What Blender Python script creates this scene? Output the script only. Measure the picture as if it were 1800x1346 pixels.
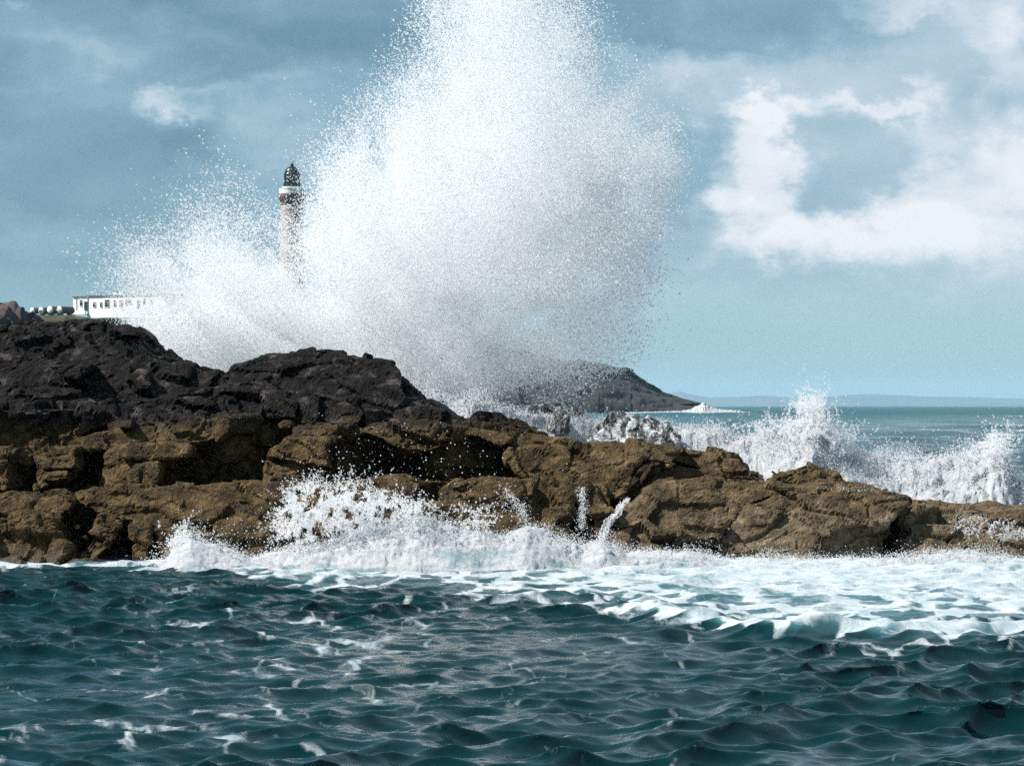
import bpy, bmesh, math, random
import numpy as np
from mathutils import Vector, Matrix
random.seed(7)
RNG = np.random.default_rng(11)
sc = bpy.context.scene
COL = sc.collection
for o in list(bpy.data.objects):
    bpy.data.objects.remove(o)

# ------------------------------------------------------------------ camera
F, HX, HY, CAMZ = 5400.0, 900.0, 713.0, 3.0      # focal length in photo pixels, principal column, horizon row, eye height
cam_d = bpy.data.cameras.new('camera')
cam = bpy.data.objects.new('camera', cam_d)
COL.objects.link(cam)
cam.location = (0, 0, CAMZ)
cam.rotation_euler = (math.radians(90), 0, 0)
cam_d.sensor_width = 36
cam_d.lens = 36 * F / 1800
cam_d.shift_y = 40 / 1800
cam_d.clip_start = 0.5
cam_d.clip_end = 60000
sc.camera = cam

# ------------------------------------------------------------------ render look
sc.render.engine = 'CYCLES'
sc.view_settings.view_transform = 'Standard'
sc.view_settings.look = 'None'
sc.view_settings.exposure = 0.85
sc.view_settings.gamma = 1.0
sc.view_settings.use_curve_mapping = False
sc.cycles.max_bounces = 8
sc.cycles.diffuse_bounces = 5
sc.cycles.glossy_bounces = 3
sc.cycles.transmission_bounces = 6
sc.cycles.volume_bounces = 1
sc.cycles.transparent_max_bounces = 20
sc.cycles.use_denoising = False
sc.cycles.use_adaptive_sampling = True
sc.cycles.adaptive_threshold = 0.018
sc.cycles.adaptive_min_samples = 24
sc.cycles.sample_clamp_indirect = 3
sc.cycles.sample_clamp_direct = 5

# ------------------------------------------------------------------ sun and sky
SUN_AZ, SUN_EL = math.radians(86), math.radians(49)   # angle left of straight behind the camera; height
SDIR = Vector((-math.cos(SUN_EL) * math.sin(SUN_AZ), -math.cos(SUN_EL) * math.cos(SUN_AZ), math.sin(SUN_EL)))
sun_d = bpy.data.lights.new('sun', 'SUN')
sun_d.energy = 5.0
sun_d.angle = math.radians(0.5)
sun_d.color = (1.0, 0.95, 0.87)
sun = bpy.data.objects.new('sun', sun_d)
COL.objects.link(sun)
sun.rotation_euler = SDIR.to_track_quat('Z', 'Y').to_euler()
sun.location = (-200, -50, 300)


def lin(r, g, b, a=1.0):
    f = lambda c: (c / 255 / 12.92) if c / 255 <= 0.04045 else ((c / 255 + 0.055) / 1.055) ** 2.4
    return (f(r), f(g), f(b), a)


class NT:
    """small helper round a node tree"""
    def __init__(self, tree):
        self.t = tree
        self.n = tree.nodes
        self.l = tree.links

    def node(self, typ, **kw):
        n = self.n.new(typ)
        for k, v in kw.items():
            setattr(n, k, v)
        return n

    def put(self, sock, v):
        if hasattr(v, 'is_output') or isinstance(v, bpy.types.NodeSocket):
            self.l.new(v, sock)
        elif v is not None:
            sock.default_value = v

    def math(self, op, a, b=None, c=None, clamp=False):
        n = self.node('ShaderNodeMath', operation=op, use_clamp=clamp)
        self.put(n.inputs[0], a)
        if b is not None: self.put(n.inputs[1], b)
        if c is not None: self.put(n.inputs[2], c)
        return n.outputs[0]

    def vmath(self, op, a, b=None):
        n = self.node('ShaderNodeVectorMath', operation=op)
        self.put(n.inputs[0], a)
        if b is not None: self.put(n.inputs[1], b)
        return n.outputs[0]

    def noise(self, vec, scale, detail=4, rough=0.55, dist=0.0, out=0):
        n = self.node('ShaderNodeTexNoise')
        self.put(n.inputs['Vector'], vec)
        n.inputs['Scale'].default_value = scale
        n.inputs['Detail'].default_value = detail
        n.inputs['Roughness'].default_value = rough
        n.inputs['Distortion'].default_value = dist
        return n.outputs[out]

    def voro(self, vec, scale, feature='F1', out=0, rand=1.0):
        n = self.node('ShaderNodeTexVoronoi', feature=feature)
        self.put(n.inputs['Vector'], vec)
        n.inputs['Scale'].default_value = scale
        n.inputs['Randomness'].default_value = rand
        return n.outputs[out]

    def ramp(self, fac, stops, mode='LINEAR'):
        n = self.node('ShaderNodeValToRGB')
        n.color_ramp.interpolation = mode
        e = n.color_ramp.elements
        while len(e) > len(stops): e.remove(e[-1])
        while len(e) < len(stops): e.new(0.5)
        for k, (p, c) in enumerate(stops):
            e[k].position = p
            e[k].color = c if len(c) == 4 else (*c, 1)
        self.put(n.inputs[0], fac)
        return n.outputs[0]

    def step(self, v, a, b, lo=0.0, hi=1.0):
        n = self.node('ShaderNodeMapRange', interpolation_type='SMOOTHSTEP')
        self.put(n.inputs[0], v)
        self.put(n.inputs[1], a); self.put(n.inputs[2], b)
        n.inputs[3].default_value = lo; n.inputs[4].default_value = hi
        return n.outputs[0]

    def mix(self, fac, a, b, blend='MIX'):
        n = self.node('ShaderNodeMix', data_type='RGBA', blend_type=blend)
        self.put(n.inputs[0], fac); self.put(n.inputs[6], a); self.put(n.inputs[7], b)
        return n.outputs[2]

    def mapping(self, vec, scale=(1, 1, 1), loc=(0, 0, 0), rot=(0, 0, 0)):
        n = self.node('ShaderNodeMapping')
        self.put(n.inputs[0], vec)
        n.inputs[1].default_value = loc; n.inputs[2].default_value = rot; n.inputs[3].default_value = scale
        return n.outputs[0]

    def bump(self, h, strength=0.5, dist=0.05, normal=None):
        n = self.node('ShaderNodeBump')
        n.inputs['Strength'].default_value = strength
        n.inputs['Distance'].default_value = dist
        self.put(n.inputs['Height'], h)
        if normal is not None: self.put(n.inputs['Normal'], normal)
        return n.outputs[0]


def make_world():
    w = bpy.data.worlds.new('World')
    sc.world = w
    w.use_nodes = True
    k = NT(w.node_tree)
    k.n.clear()
    out = k.node('ShaderNodeOutputWorld')
    bg = k.node('ShaderNodeBackground')
    bg.inputs[1].default_value = 0.1
    k.l.new(bg.outputs[0], out.inputs[0])
    sky = k.node('ShaderNodeTexSky', sky_type='NISHITA')
    sky.sun_disc = False
    sky.sun_elevation = SUN_EL
    sky.sun_rotation = math.atan2(SDIR.x, SDIR.y)
    sky.air_density = 1.2
    sky.dust_density = 0.6
    sky.ozone_density = 2.0
    d = k.vmath('NORMALIZE', k.node('ShaderNodeTexCoord').outputs['Generated'])
    sep = k.node('ShaderNodeSeparateXYZ'); k.l.new(d, sep.inputs[0])
    x, y, z = sep.outputs
    az = k.math('ARCTAN2', x, y)
    el = k.math('ARCSINE', z)
    # broad drifting cloud, the same all round the sky
    dn = k.mapping(d, scale=(1, 1, 2.1))
    n1 = k.noise(dn, 9.0, 6, 0.5, 0.5)
    n2 = k.noise(k.mapping(d, scale=(1, 1, 3.0), loc=(3.1, 1.7, 0.4)), 21.0, 6, 0.52, 0.3)
    warp = k.noise(k.mapping(d, loc=(7, 2, 5), scale=(1, 1, 1.5)), 36.0, 8, 0.62, 0.0, out=1)
    wsep = k.node('ShaderNodeSeparateColor'); k.l.new(warp, wsep.inputs[0])
    wu = k.math('MULTIPLY_ADD', wsep.outputs[0], 2.0, -1.0)
    wv = k.math('MULTIPLY_ADD', wsep.outputs[1], 2.0, -1.0)

    def blob(px, py, rx, ry, soft, weight, wamp=150, rot=0.0):
        """one cloud bank: an ellipse in azimuth and elevation with a frayed edge"""
        u = k.math('MULTIPLY', k.math('ADD', az, -(px - HX) / F), F / rx)
        v = k.math('MULTIPLY', k.math('ADD', el, -(HY - py) / F), F / ry)
        u = k.math('MULTIPLY_ADD', wu, wamp / rx, u)
        v = k.math('MULTIPLY_ADD', wv, wamp / ry, v)
        if rot:
            c, s = math.cos(rot), math.sin(rot)
            u, v = (k.math('ADD', k.math('MULTIPLY', u, c), k.math('MULTIPLY', v, s)),
                    k.math('ADD', k.math('MULTIPLY', v, c), k.math('MULTIPLY', u, -s)))
        r = k.math('SQRT', k.math('ADD', k.math('MULTIPLY', u, u), k.math('MULTIPLY', v, v)))
        return k.step(r, 1 + soft, max(0.0, 1 - soft), 0.0, weight)

    def total(items):
        s = items[0]
        for i in items[1:]:
            s = k.math('ADD', s, i)
        return s
    bright = total([
        blob(1345, 310, 70, 115, .6, .38), blob(1325, 200, 70, 26, .7, .26), blob(1400, 235, 70, 30, .7, .24),
        blob(1450, 425, 190, 42, .9, .32), blob(1730, 320, 160, 78, .8, .42), blob(1650, 420, 230, 60, .9, .26),
        blob(1520, 185, 95, 22, .8, .26), blob(1610, 210, 40, 34, .8, .12), blob(1760, 110, 40, 75, .9, .22), blob(1590, 18, 90, 24, .8, .22),
        blob(1730, 30, 130, 60, .9, .16),
        blob(300, 185, 36, 34, .8, .28), blob(350, 175, 90, 26, .9, .18), blob(470, 150, 60, 24, .9, .12), blob(95, 455, 90, 60, .95, .15),
        blob(520, 265, 130, 60, .95, .15), blob(5, 32, 25, 18, .8, .22), blob(1210, 110, 60, 40, .95, .16),
        blob(180, 95, 260, 46, .95, .14), blob(1420, 150, 320, 70, .95, .12), blob(1330, 560, 420, 70, .95, .10),
    ])
    bright = k.math('MULTIPLY', k.math('MINIMUM', bright, 0.62), k.step(n2, 0.25, 0.62, 0.55, 1.0))
    hole = k.math('MINIMUM', k.math('ADD', blob(1470, 295, 78, 72, .6, .85), blob(1555, 265, 70, 60, .7, .65)), 0.72)
    bright = k.math('MULTIPLY', bright, k.math('SUBTRACT', 1.0, hole))
    dark = total([
        k.math('MULTIPLY', hole, 0.06),
        blob(740, 40, 420, 75, .85, .17), blob(340, 245, 75, 42, .85, .12), blob(1280, 40, 330, 55, .85, .15),
        blob(330, 122, 260, 20, .95, .07), blob(1235, 300, 60, 110, .9, .12), blob(120, 250, 260, 90, .95, .07),
    ])
    side = k.math('MULTIPLY', k.math('ADD', az, 0.17), 0.75, clamp=False)      # the sky clears towards the right
    side = k.math('MINIMUM', k.math('MAXIMUM', side, 0.0), 0.22)
    base = k.math('MULTIPLY_ADD', k.math('ADD', n1, -0.5), 0.42, 0.30)
    base = k.math('MULTIPLY_ADD', k.math('ADD', n2, -0.5), 0.20, base)
    v = k.math('SUBTRACT', k.math('ADD', k.math('ADD', base, bright), side), dark)
    cl = k.ramp(v, [(0.0, lin(74, 110, 133)), (0.22, lin(100, 139, 161)), (0.42, lin(134, 169, 190)),
                    (0.62, lin(178, 200, 216)), (0.85, lin(226, 231, 239)), (1.0, lin(240, 243, 248))])
    clear = k.step(el, 0.055, 0.012)                                            # under the cloud base
    clear = k.math('MULTIPLY', clear, 0.80)
    # base colours are in picture units, the Background runs at 0.1
    ten = k.mix(1.0, cl, (5.6, 5.6, 5.6, 1), 'MULTIPLY')
    gapcol = k.mix(0.25, (1.10, 2.25, 2.98, 1), k.mix(1.0, sky.outputs[0], (0.8, 1.0, 1.0, 1), 'MULTIPLY'))
    mid = k.mix(clear, ten, gapcol)
    fin = k.mix(0.05, mid, sky.outputs[0])
    k.l.new(fin, bg.inputs[0])


make_world()


# ------------------------------------------------------------------ helpers
def P(px, py, Y):
    """photo pixel at distance Y -> point"""
    return np.array([(px - HX) * Y / F, Y, CAMZ + (HY - py) * Y / F])


def water_Y(py):
    return CAMZ * F / (py - HY)


def tag(o, label=None, cat=None, group=None, kind=None):
    if label: o['label'] = label
    if cat: o['category'] = cat
    if group: o['group'] = group
    if kind: o['kind'] = kind
    return o


def mesh_obj(name, verts, faces, mat=None, parent=None, smooth=False):
    me = bpy.data.meshes.new(name)
    if isinstance(faces, np.ndarray):
        nf, k = faces.shape
        me.vertices.add(len(verts)); me.vertices.foreach_set('co', np.asarray(verts, np.float32).ravel())
        me.loops.add(nf * k); me.loops.foreach_set('vertex_index', faces.astype(np.int32).ravel())
        me.polygons.add(nf)
        me.polygons.foreach_set('loop_start', np.arange(0, nf * k, k, dtype=np.int32))
        me.polygons.foreach_set('loop_total', np.full(nf, k, np.int32))
        me.update(calc_edges=True)
    else:
        me.from_pydata([tuple(v) for v in verts], [], faces); me.update()
    if smooth:
        me.polygons.foreach_set('use_smooth', np.ones(len(me.polygons), bool))
    if mat: me.materials.append(mat)
    o = bpy.data.objects.new(name, me)
    COL.objects.link(o)
    if parent: o.parent = parent
    return o


def empty(name, loc, rz=0.0):
    o = bpy.data.objects.new(name, None)
    o.location = loc; o.rotation_euler = (0, 0, rz)
    o.empty_display_size = 0.5
    COL.objects.link(o)
    return o


def bm_obj(name, bm, mat, parent=None, smooth=False):
    me = bpy.data.meshes.new(name)
    bm.normal_update(); bm.to_mesh(me); bm.free()
    if smooth:
        me.polygons.foreach_set('use_smooth', np.ones(len(me.polygons), bool))
    me.materials.append(mat)
    o = bpy.data.objects.new(name, me); COL.objects.link(o)
    if parent: o.parent = parent
    return o


def box(bm, x0, x1, y0, y1, z0, z1):
    vs = [bm.verts.new(p) for p in ((x0, y0, z0), (x1, y0, z0), (x1, y1, z0), (x0, y1, z0),
                                    (x0, y0, z1), (x1, y0, z1), (x1, y1, z1), (x0, y1, z1))]
    for f in ((0, 3, 2, 1), (4, 5, 6, 7), (0, 1, 5, 4), (1, 2, 6, 5), (2, 3, 7, 6), (3, 0, 4, 7)):
        bm.faces.new([vs[i] for i in f])


def lathe(bm, prof, n=32, cx=0.0, cy=0.0):
    """prof: list of (radius, z) from bottom to top; closed caps"""
    rings = []
    for r, z in prof:
        rings.append([bm.verts.new((cx + r * math.cos(2 * math.pi * i / n), cy + r * math.sin(2 * math.pi * i / n), z)) for i in range(n)])
    for a, b in zip(rings, rings[1:]):
        for i in range(n):
            bm.faces.new((a[i], a[(i + 1) % n], b[(i + 1) % n], b[i]))
    bm.faces.new(rings[0][::-1]); bm.faces.new(rings[-1])


def tube(bm, p0, p1, r, n=8):
    p0, p1 = Vector(p0), Vector(p1)
    q = (p1 - p0).to_track_quat('Z', 'Y')
    a = [bm.verts.new(p0 + q @ Vector((r * math.cos(2 * math.pi * i / n), r * math.sin(2 * math.pi * i / n), 0))) for i in range(n)]
    b = [bm.verts.new(v.co + (p1 - p0)) for v in a]
    for i in range(n):
        bm.faces.new((a[i], a[(i + 1) % n], b[(i + 1) % n], b[i]))
    bm.faces.new(a[::-1]); bm.faces.new(b)


# ---- numpy noise
def _h(ix, iy, iz, s):
    h = (ix.astype(np.int64) * 374761393 + iy.astype(np.int64) * 668265263 + iz.astype(np.int64) * 2147483647 + s * 1274126177) & 0xFFFFFFFF
    h = ((h ^ (h >> 13)) * 1274126177) & 0xFFFFFFFF
    h = ((h ^ (h >> 16)) * 2246822519) & 0xFFFFFFFF
    return ((h ^ (h >> 13)) & 0xFFFFFF).astype(np.float32) / float(0xFFFFFF)


def vnoise(p, seed=0):
    """smooth value noise in [-1,1]"""
    i = np.floor(p).astype(np.int64); f = (p - i).astype(np.float32)
    u = f * f * f * (f * (f * 6 - 15) + 10)
    r = 0
    for dx in (0, 1):
        wx = u[:, 0] if dx else 1 - u[:, 0]
        for dy in (0, 1):
            wy = u[:, 1] if dy else 1 - u[:, 1]
            for dz in (0, 1):
                wz = u[:, 2] if dz else 1 - u[:, 2]
                r = r + wx * wy * wz * _h(i[:, 0] + dx, i[:, 1] + dy, i[:, 2] + dz, seed)
    return r * 2 - 1


def fbm(p, octaves=4, gain=0.5, seed=0, lac=2.03):
    a, s, t = 1.0, 0, 0
    for k in range(octaves):
        s = s + a * vnoise(p * (lac ** k) + 17.3 * k, seed + k); t += a; a *= gain
    return s / t


def billow(p, octaves=4, gain=0.5, seed=0):
    a, s, t = 1.0, 0, 0
    for k in range(octaves):
        s = s + a * np.abs(vnoise(p * (2.07 ** k) + 9.1 * k, seed + k)); t += a; a *= gain
    return s / t


def chunk(p, seed=0):
    """fractured-rock facets: every Voronoi cell is a tilted plane; returns (offset, gap to the next cell)"""
    i = np.floor(p).astype(np.int64)
    best = np.full(len(p), 9.0, np.float32); second = best.copy(); val = np.zeros(len(p), np.float32)
    for dx in (-1, 0, 1):
        for dy in (-1, 0, 1):
            for dz in (-1, 0, 1):
                c = i + np.array([dx, dy, dz])
                j = np.stack([_h(c[:, 0], c[:, 1], c[:, 2], seed + q) for q in (1, 2, 3)], 1)
                v = p - (c + 0.15 + 0.7 * j)
                dd = np.sqrt((v * v).sum(1)).astype(np.float32)
                nearer = dd < best
                second = np.where(nearer, best, np.minimum(second, dd))
                t = np.stack([_h(c[:, 0], c[:, 1], c[:, 2], seed + q) for q in (4, 5, 6)], 1) * 2 - 1
                pv = (_h(c[:, 0], c[:, 1], c[:, 2], seed + 7) * 2 - 1) + (v * t).sum(1) * 1.1
                val = np.where(nearer, pv, val)
                best = np.where(nearer, dd, best)
    return val, second - best


# ------------------------------------------------------------------ materials
def mat(name):
    m = bpy.data.materials.new(name); m.use_nodes = True
    k = NT(m.node_tree)
    k.n.clear()
    k.out = k.node('ShaderNodeOutputMaterial')
    return m, k


def principled(k, color=None, rough=0.6, normal=None, **kw):
    b = k.node('ShaderNodeBsdfPrincipled')
    k.put(b.inputs['Base Color'], color)
    k.put(b.inputs['Roughness'], rough)
    if normal is not None: k.put(b.inputs['Normal'], normal)
    for n, v in kw.items():
        k.put(b.inputs[n.replace('_', ' ')], v)
    k.l.new(b.outputs[0], k.out.inputs[0])
    return b


def simple_mat(name, col, rough=0.6, var=0.12, scale=2.0, metallic=0.0):
    m, k = mat(name)
    pos = k.node('ShaderNodeNewGeometry').outputs['Position']
    n = k.noise(pos, scale, 5, 0.6)
    c0 = tuple(c * (1 - var) for c in col[:3]) + (1,); c1 = tuple(min(1, c * (1 + var)) for c in col[:3]) + (1,)
    principled(k, k.ramp(n, [(0.3, c0), (0.7, c1)]), rough, Metallic=metallic)
    return m


def rock_mat():
    m, k = mat('shore_rock')
    pos = k.node('ShaderNodeNewGeometry').outputs['Position']
    sep = k.node('ShaderNodeSeparateXYZ'); k.l.new(pos, sep.inputs[0])
    big = k.noise(pos, 0.55, 5, 0.6, 0.4)
    mid = k.noise(k.mapping(pos, loc=(5, 3, 1)), 2.6, 6, 0.65, 0.3)
    fine = k.noise(pos, 22.0, 5, 0.7)
    # barnacle zone: ochre and brown
    och = k.ramp(mid, [(0.30, (0.012, 0.008, 0.0045, 1)), (0.44, (0.046, 0.029, 0.013, 1)), (0.56, (0.100, 0.064, 0.027, 1)), (0.70, (0.185, 0.125, 0.058, 1))])
    tan = k.ramp(mid, [(0.30, (0.026, 0.018, 0.011, 1)), (0.5, (0.125, 0.094, 0.058, 1)), (0.70, (0.27, 0.21, 0.145, 1))])
    right = k.step(k.math('MULTIPLY_ADD', big, 6.0, sep.outputs[0]), 3.0, 7.5)
    low = k.step(k.math('MULTIPLY_ADD', big, -1.0, sep.outputs[2]), 1.1, 0.0)
    brown = k.mix(k.math('MULTIPLY', right, k.math('MULTIPLY_ADD', low, 0.75, 0.2)), och, tan)
    # black lichen zone above the tide line
    blk = k.ramp(mid, [(0.32, (0.003, 0.003, 0.0033, 1)), (0.50, (0.0075, 0.007, 0.0072, 1)), (0.57, (0.022, 0.0185, 0.0185, 1)), (0.67, (0.095, 0.076, 0.072, 1))])
    zz = k.math('MULTIPLY_ADD', big, 0.9, sep.outputs[2])
    zz = k.math('MULTIPLY_ADD', mid, 0.8, zz)
    zone = k.step(zz, 3.25, 3.75)
    col = k.mix(zone, brown, blk)
    # weed patches
    weed = k.step(k.noise(k.mapping(pos, loc=(2, 9, 4)), 1.7, 6, 0.7, 0.5), 0.60, 0.68)
    col = k.mix(k.math('MULTIPLY', weed, 0.65), col, (0.022, 0.016, 0.008, 1))
    # speckle of barnacles
    sp = k.voro(pos, 34.0)
    spk = k.step(sp, 0.34, 0.14)
    spn = k.math('MULTIPLY', k.step(k.noise(k.mapping(pos, loc=(1, 1, 8)), 3.3, 4, 0.6), 0.44, 0.62), k.math('MULTIPLY_ADD', zone, -0.75, 1.0))
    col = k.mix(k.math('MULTIPLY', k.math('MULTIPLY', spk, spn), 0.55), col, (0.42, 0.36, 0.27, 1))
    col = k.mix(k.step(fine, 0.35, 0.7, 0.0, 0.45), col, k.mix(0.5, col, (0.0, 0.0, 0.0, 1)))
    wet = k.step(k.math('MULTIPLY_ADD', mid, 0.5, sep.outputs[2]), 0.60, 0.22)
    rough = k.math('MULTIPLY_ADD', wet, -0.38, 0.72)
    col = k.mix(k.math('MULTIPLY', wet, 0.35), col, (0.018, 0.010, 0.006, 1))
    h = k.math('ADD', k.math('MULTIPLY', k.noise(pos, 6.0, 7, 0.65), 1.0), k.math('MULTIPLY', k.noise(pos, 38.0, 3, 0.6), 0.25))
    h = k.math('MULTIPLY_ADD', k.voro(pos, 26.0), -0.18, h)
    nrm = k.bump(h, 0.95, 0.13)
    principled(k, col, rough, nrm, Specular_IOR_Level=k.math('MULTIPLY_ADD', wet, 0.35, 0.10))
    return m


def water_mat():
    m, k = mat('sea_water')
    pos = k.node('ShaderNodeNewGeometry').outputs['Position']
    sep = k.node('ShaderNodeSeparateXYZ'); k.l.new(pos, sep.inputs[0])
    a = k.node('ShaderNodeAttribute', attribute_name='foam').outputs['Fac']
    crest = k.node('ShaderNodeAttribute', attribute_name='crest').outputs['Fac']
    # foam lace
    p2 = k.mapping(pos, scale=(0.8, 0.42, 0.5))
    wv = k.noise(k.mapping(pos, scale=(0.7, 0.35, 0.5), loc=(4, 4, 0)), 0.9, 4, 0.6, 0, out=1)
    p3 = k.vmath('ADD', p2, k.vmath('MULTIPLY', wv, (1.1, 1.1, 0.2)))
    cell = k.voro(p3, 1.25, 'DISTANCE_TO_EDGE')
    lace = k.step(cell, 0.16, 0.0)
    fn = k.noise(p3, 1.6, 8, 0.68, 0.6)
    f = k.math('ADD', k.math('MULTIPLY', fn, 0.62), k.math('MULTIPLY', lace, 0.26))
    f = k.math('MULTIPLY_ADD', k.noise(p3, 8.0, 5, 0.7, 0.5), 0.20, f)
    th = k.math('MULTIPLY_ADD', a, -0.82, 0.98)
    foam = k.step(k.math('SUBTRACT', f, th), -0.03, 0.13)
    cf = k.math('MULTIPLY', crest, k.step(k.noise(k.mapping(pos, scale=(1.2, 0.5, 1)), 9.0, 6, 0.75, 1.0), 0.53, 0.62))
    foam = k.math('MAXIMUM', foam, k.math('MULTIPLY', cf, 0.35))
    aer = k.step(a, 0.42, 0.95)
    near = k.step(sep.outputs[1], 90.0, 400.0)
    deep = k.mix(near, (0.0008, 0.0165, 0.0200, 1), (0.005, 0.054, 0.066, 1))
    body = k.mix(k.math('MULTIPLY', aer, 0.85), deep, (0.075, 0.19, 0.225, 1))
    rip = k.noise(k.mapping(pos, scale=(1.0, 0.75, 1)), 9.0, 5, 0.6, 0.4)
    rip2 = k.noise(k.mapping(pos, scale=(1.0, 0.7, 1)), 2.6, 4, 0.55, 0.3)
    h = k.math('ADD', k.math('MULTIPLY', rip, 0.35), rip2)
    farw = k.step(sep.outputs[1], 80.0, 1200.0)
    nrm = k.bump(h, 0.32, 0.06)
    w = k.node('ShaderNodeBsdfPrincipled')
    k.put(w.inputs['Base Color'], body); k.put(w.inputs['Normal'], nrm)
    k.put(w.inputs['Roughness'], k.math('MULTIPLY_ADD', farw, 0.28, 0.11))
    w.inputs['IOR'].default_value = 1.33; k.put(w.inputs['Specular IOR Level'], k.math('MULTIPLY_ADD', near, -0.09, 0.21))
    fo = k.node('ShaderNodeBsdfPrincipled')
    k.put(fo.inputs['Base Color'], k.ramp(k.noise(p3, 3.0, 6, 0.7), [(0.3, (0.24, 0.32, 0.37, 1)), (0.62, (0.46, 0.49, 0.51, 1))]))
    fo.inputs['Roughness'].default_value = 0.8
    fo.inputs['Specular IOR Level'].default_value = 0.15
    k.put(fo.inputs['Normal'], k.bump(fn, 0.6, 0.12))
    mx = k.node('ShaderNodeMixShader')
    k.put(mx.inputs[0], k.math('MULTIPLY', foam, 0.93))
    k.l.new(w.outputs[0], mx.inputs[1]); k.l.new(fo.outputs[0], mx.inputs[2])
    k.l.new(mx.outputs[0], k.out.inputs[0])
    return m


def foam_mat():
    m, k = mat('white_foam')
    pos = k.node('ShaderNodeNewGeometry').outputs['Position']
    n = k.noise(pos, 3.2, 8, 0.7, 0.5)
    big = k.noise(k.mapping(pos, scale=(0.7, 0.5, 1.2)), 1.1, 5, 0.6, 0.6)
    a = k.node('ShaderNodeAttribute', attribute_name='thin').outputs['Fac']
    th = k.step(k.math('ADD', big, k.math('MULTIPLY', a, 0.30)), 0.60, 0.80)
    col = k.ramp(n, [(0.25, (0.27, 0.32, 0.37, 1)), (0.58, (0.52, 0.53, 0.55, 1))])
    col = k.mix(k.math('MULTIPLY', th, 0.8), col, (0.15, 0.27, 0.31, 1))
    h = k.math('ADD', n, k.math('MULTIPLY', k.noise(pos, 14.0, 5, 0.7), 0.4))
    d = k.node('ShaderNodeBsdfDiffuse'); k.put(d.inputs[0], col); k.put(d.inputs['Normal'], k.bump(h, 0.8, 0.10))
    t = k.node('ShaderNodeBsdfTranslucent'); k.put(t.inputs[0], col)
    mx = k.node('ShaderNodeMixShader'); mx.inputs[0].default_value = 0.25
    k.l.new(d.outputs[0], mx.inputs[1]); k.l.new(t.outputs[0], mx.inputs[2])
    k.l.new(mx.outputs[0], k.out.inputs[0])
    return m


def drop_mat():
    m, k = mat('spray_drops')
    d = k.node('ShaderNodeBsdfDiffuse'); d.inputs[0].default_value = (0.875, 0.89, 0.91, 1)
    t = k.node('ShaderNodeBsdfTranslucent'); t.inputs[0].default_value = (0.875, 0.89, 0.91, 1)
    mx = k.node('ShaderNodeMixShader'); mx.inputs[0].default_value = 0.6
    k.l.new(d.outputs[0], mx.inputs[1]); k.l.new(t.outputs[0], mx.inputs[2])
    tr = k.node('ShaderNodeBsdfTransparent')
    m2 = k.node('ShaderNodeMixShader'); m2.inputs[0].default_value = 0.34
    k.l.new(mx.outputs[0], m2.inputs[1]); k.l.new(tr.outputs[0], m2.inputs[2])
    k.l.new(m2.outputs[0], k.out.inputs[0])
    return m


ROCK = rock_mat(); WATER = water_mat(); FOAM = foam_mat(); DROP = drop_mat()


# ------------------------------------------------------------------ sea
def waves(x, y, nw, lmin, lmax, steep, lpeak, seed, main=-1.2, spread=0.6, chop=1.0, width=0.9):
    r = np.random.default_rng(seed)
    dx = np.zeros_like(x); dy = np.zeros_like(x); dz = np.zeros_like(x)
    lam = lmin * (lmax / lmin) ** ((np.arange(nw) + r.random(nw)) / nw)
    wt = np.exp(-np.log(lam / lpeak) ** 2 / (2 * width ** 2)) * (0.6 + 0.8 * r.random(nw))
    wt *= steep / math.sqrt((wt ** 2).sum() / 2)
    for l, s_ in zip(lam, wt):
        kk = 2 * math.pi / l
        th = main + r.normal() * spread
        a = s_ / kk
        cx, cy = math.cos(th), math.sin(th)
        ph = (kk * (cx * x + cy * y) + r.random() * 6.283).astype(np.float32)
        s, c = np.sin(ph), np.cos(ph)
        dz += a * s; dx += chop * a * cx * c; dy += chop * a * cy * c
    return dx, dy, dz


SHORE = [(-400, 990), (0, 990), (275, 985), (300, 975), (520, 965), (760, 950), (1000, 945), (1160, 960), (1280, 975), (1550, 978), (1700, 972), (2300, 975)]
FOAMEDGE = [(-400, 1000), (200, 1003), (290, 1005), (420, 1012), (500, 1040), (600, 1052), (760, 1045), (900, 1058), (1080, 1080), (1250, 1110), (1400, 1128), (1600, 1130), (1800, 1135), (2300, 1150)]


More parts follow.
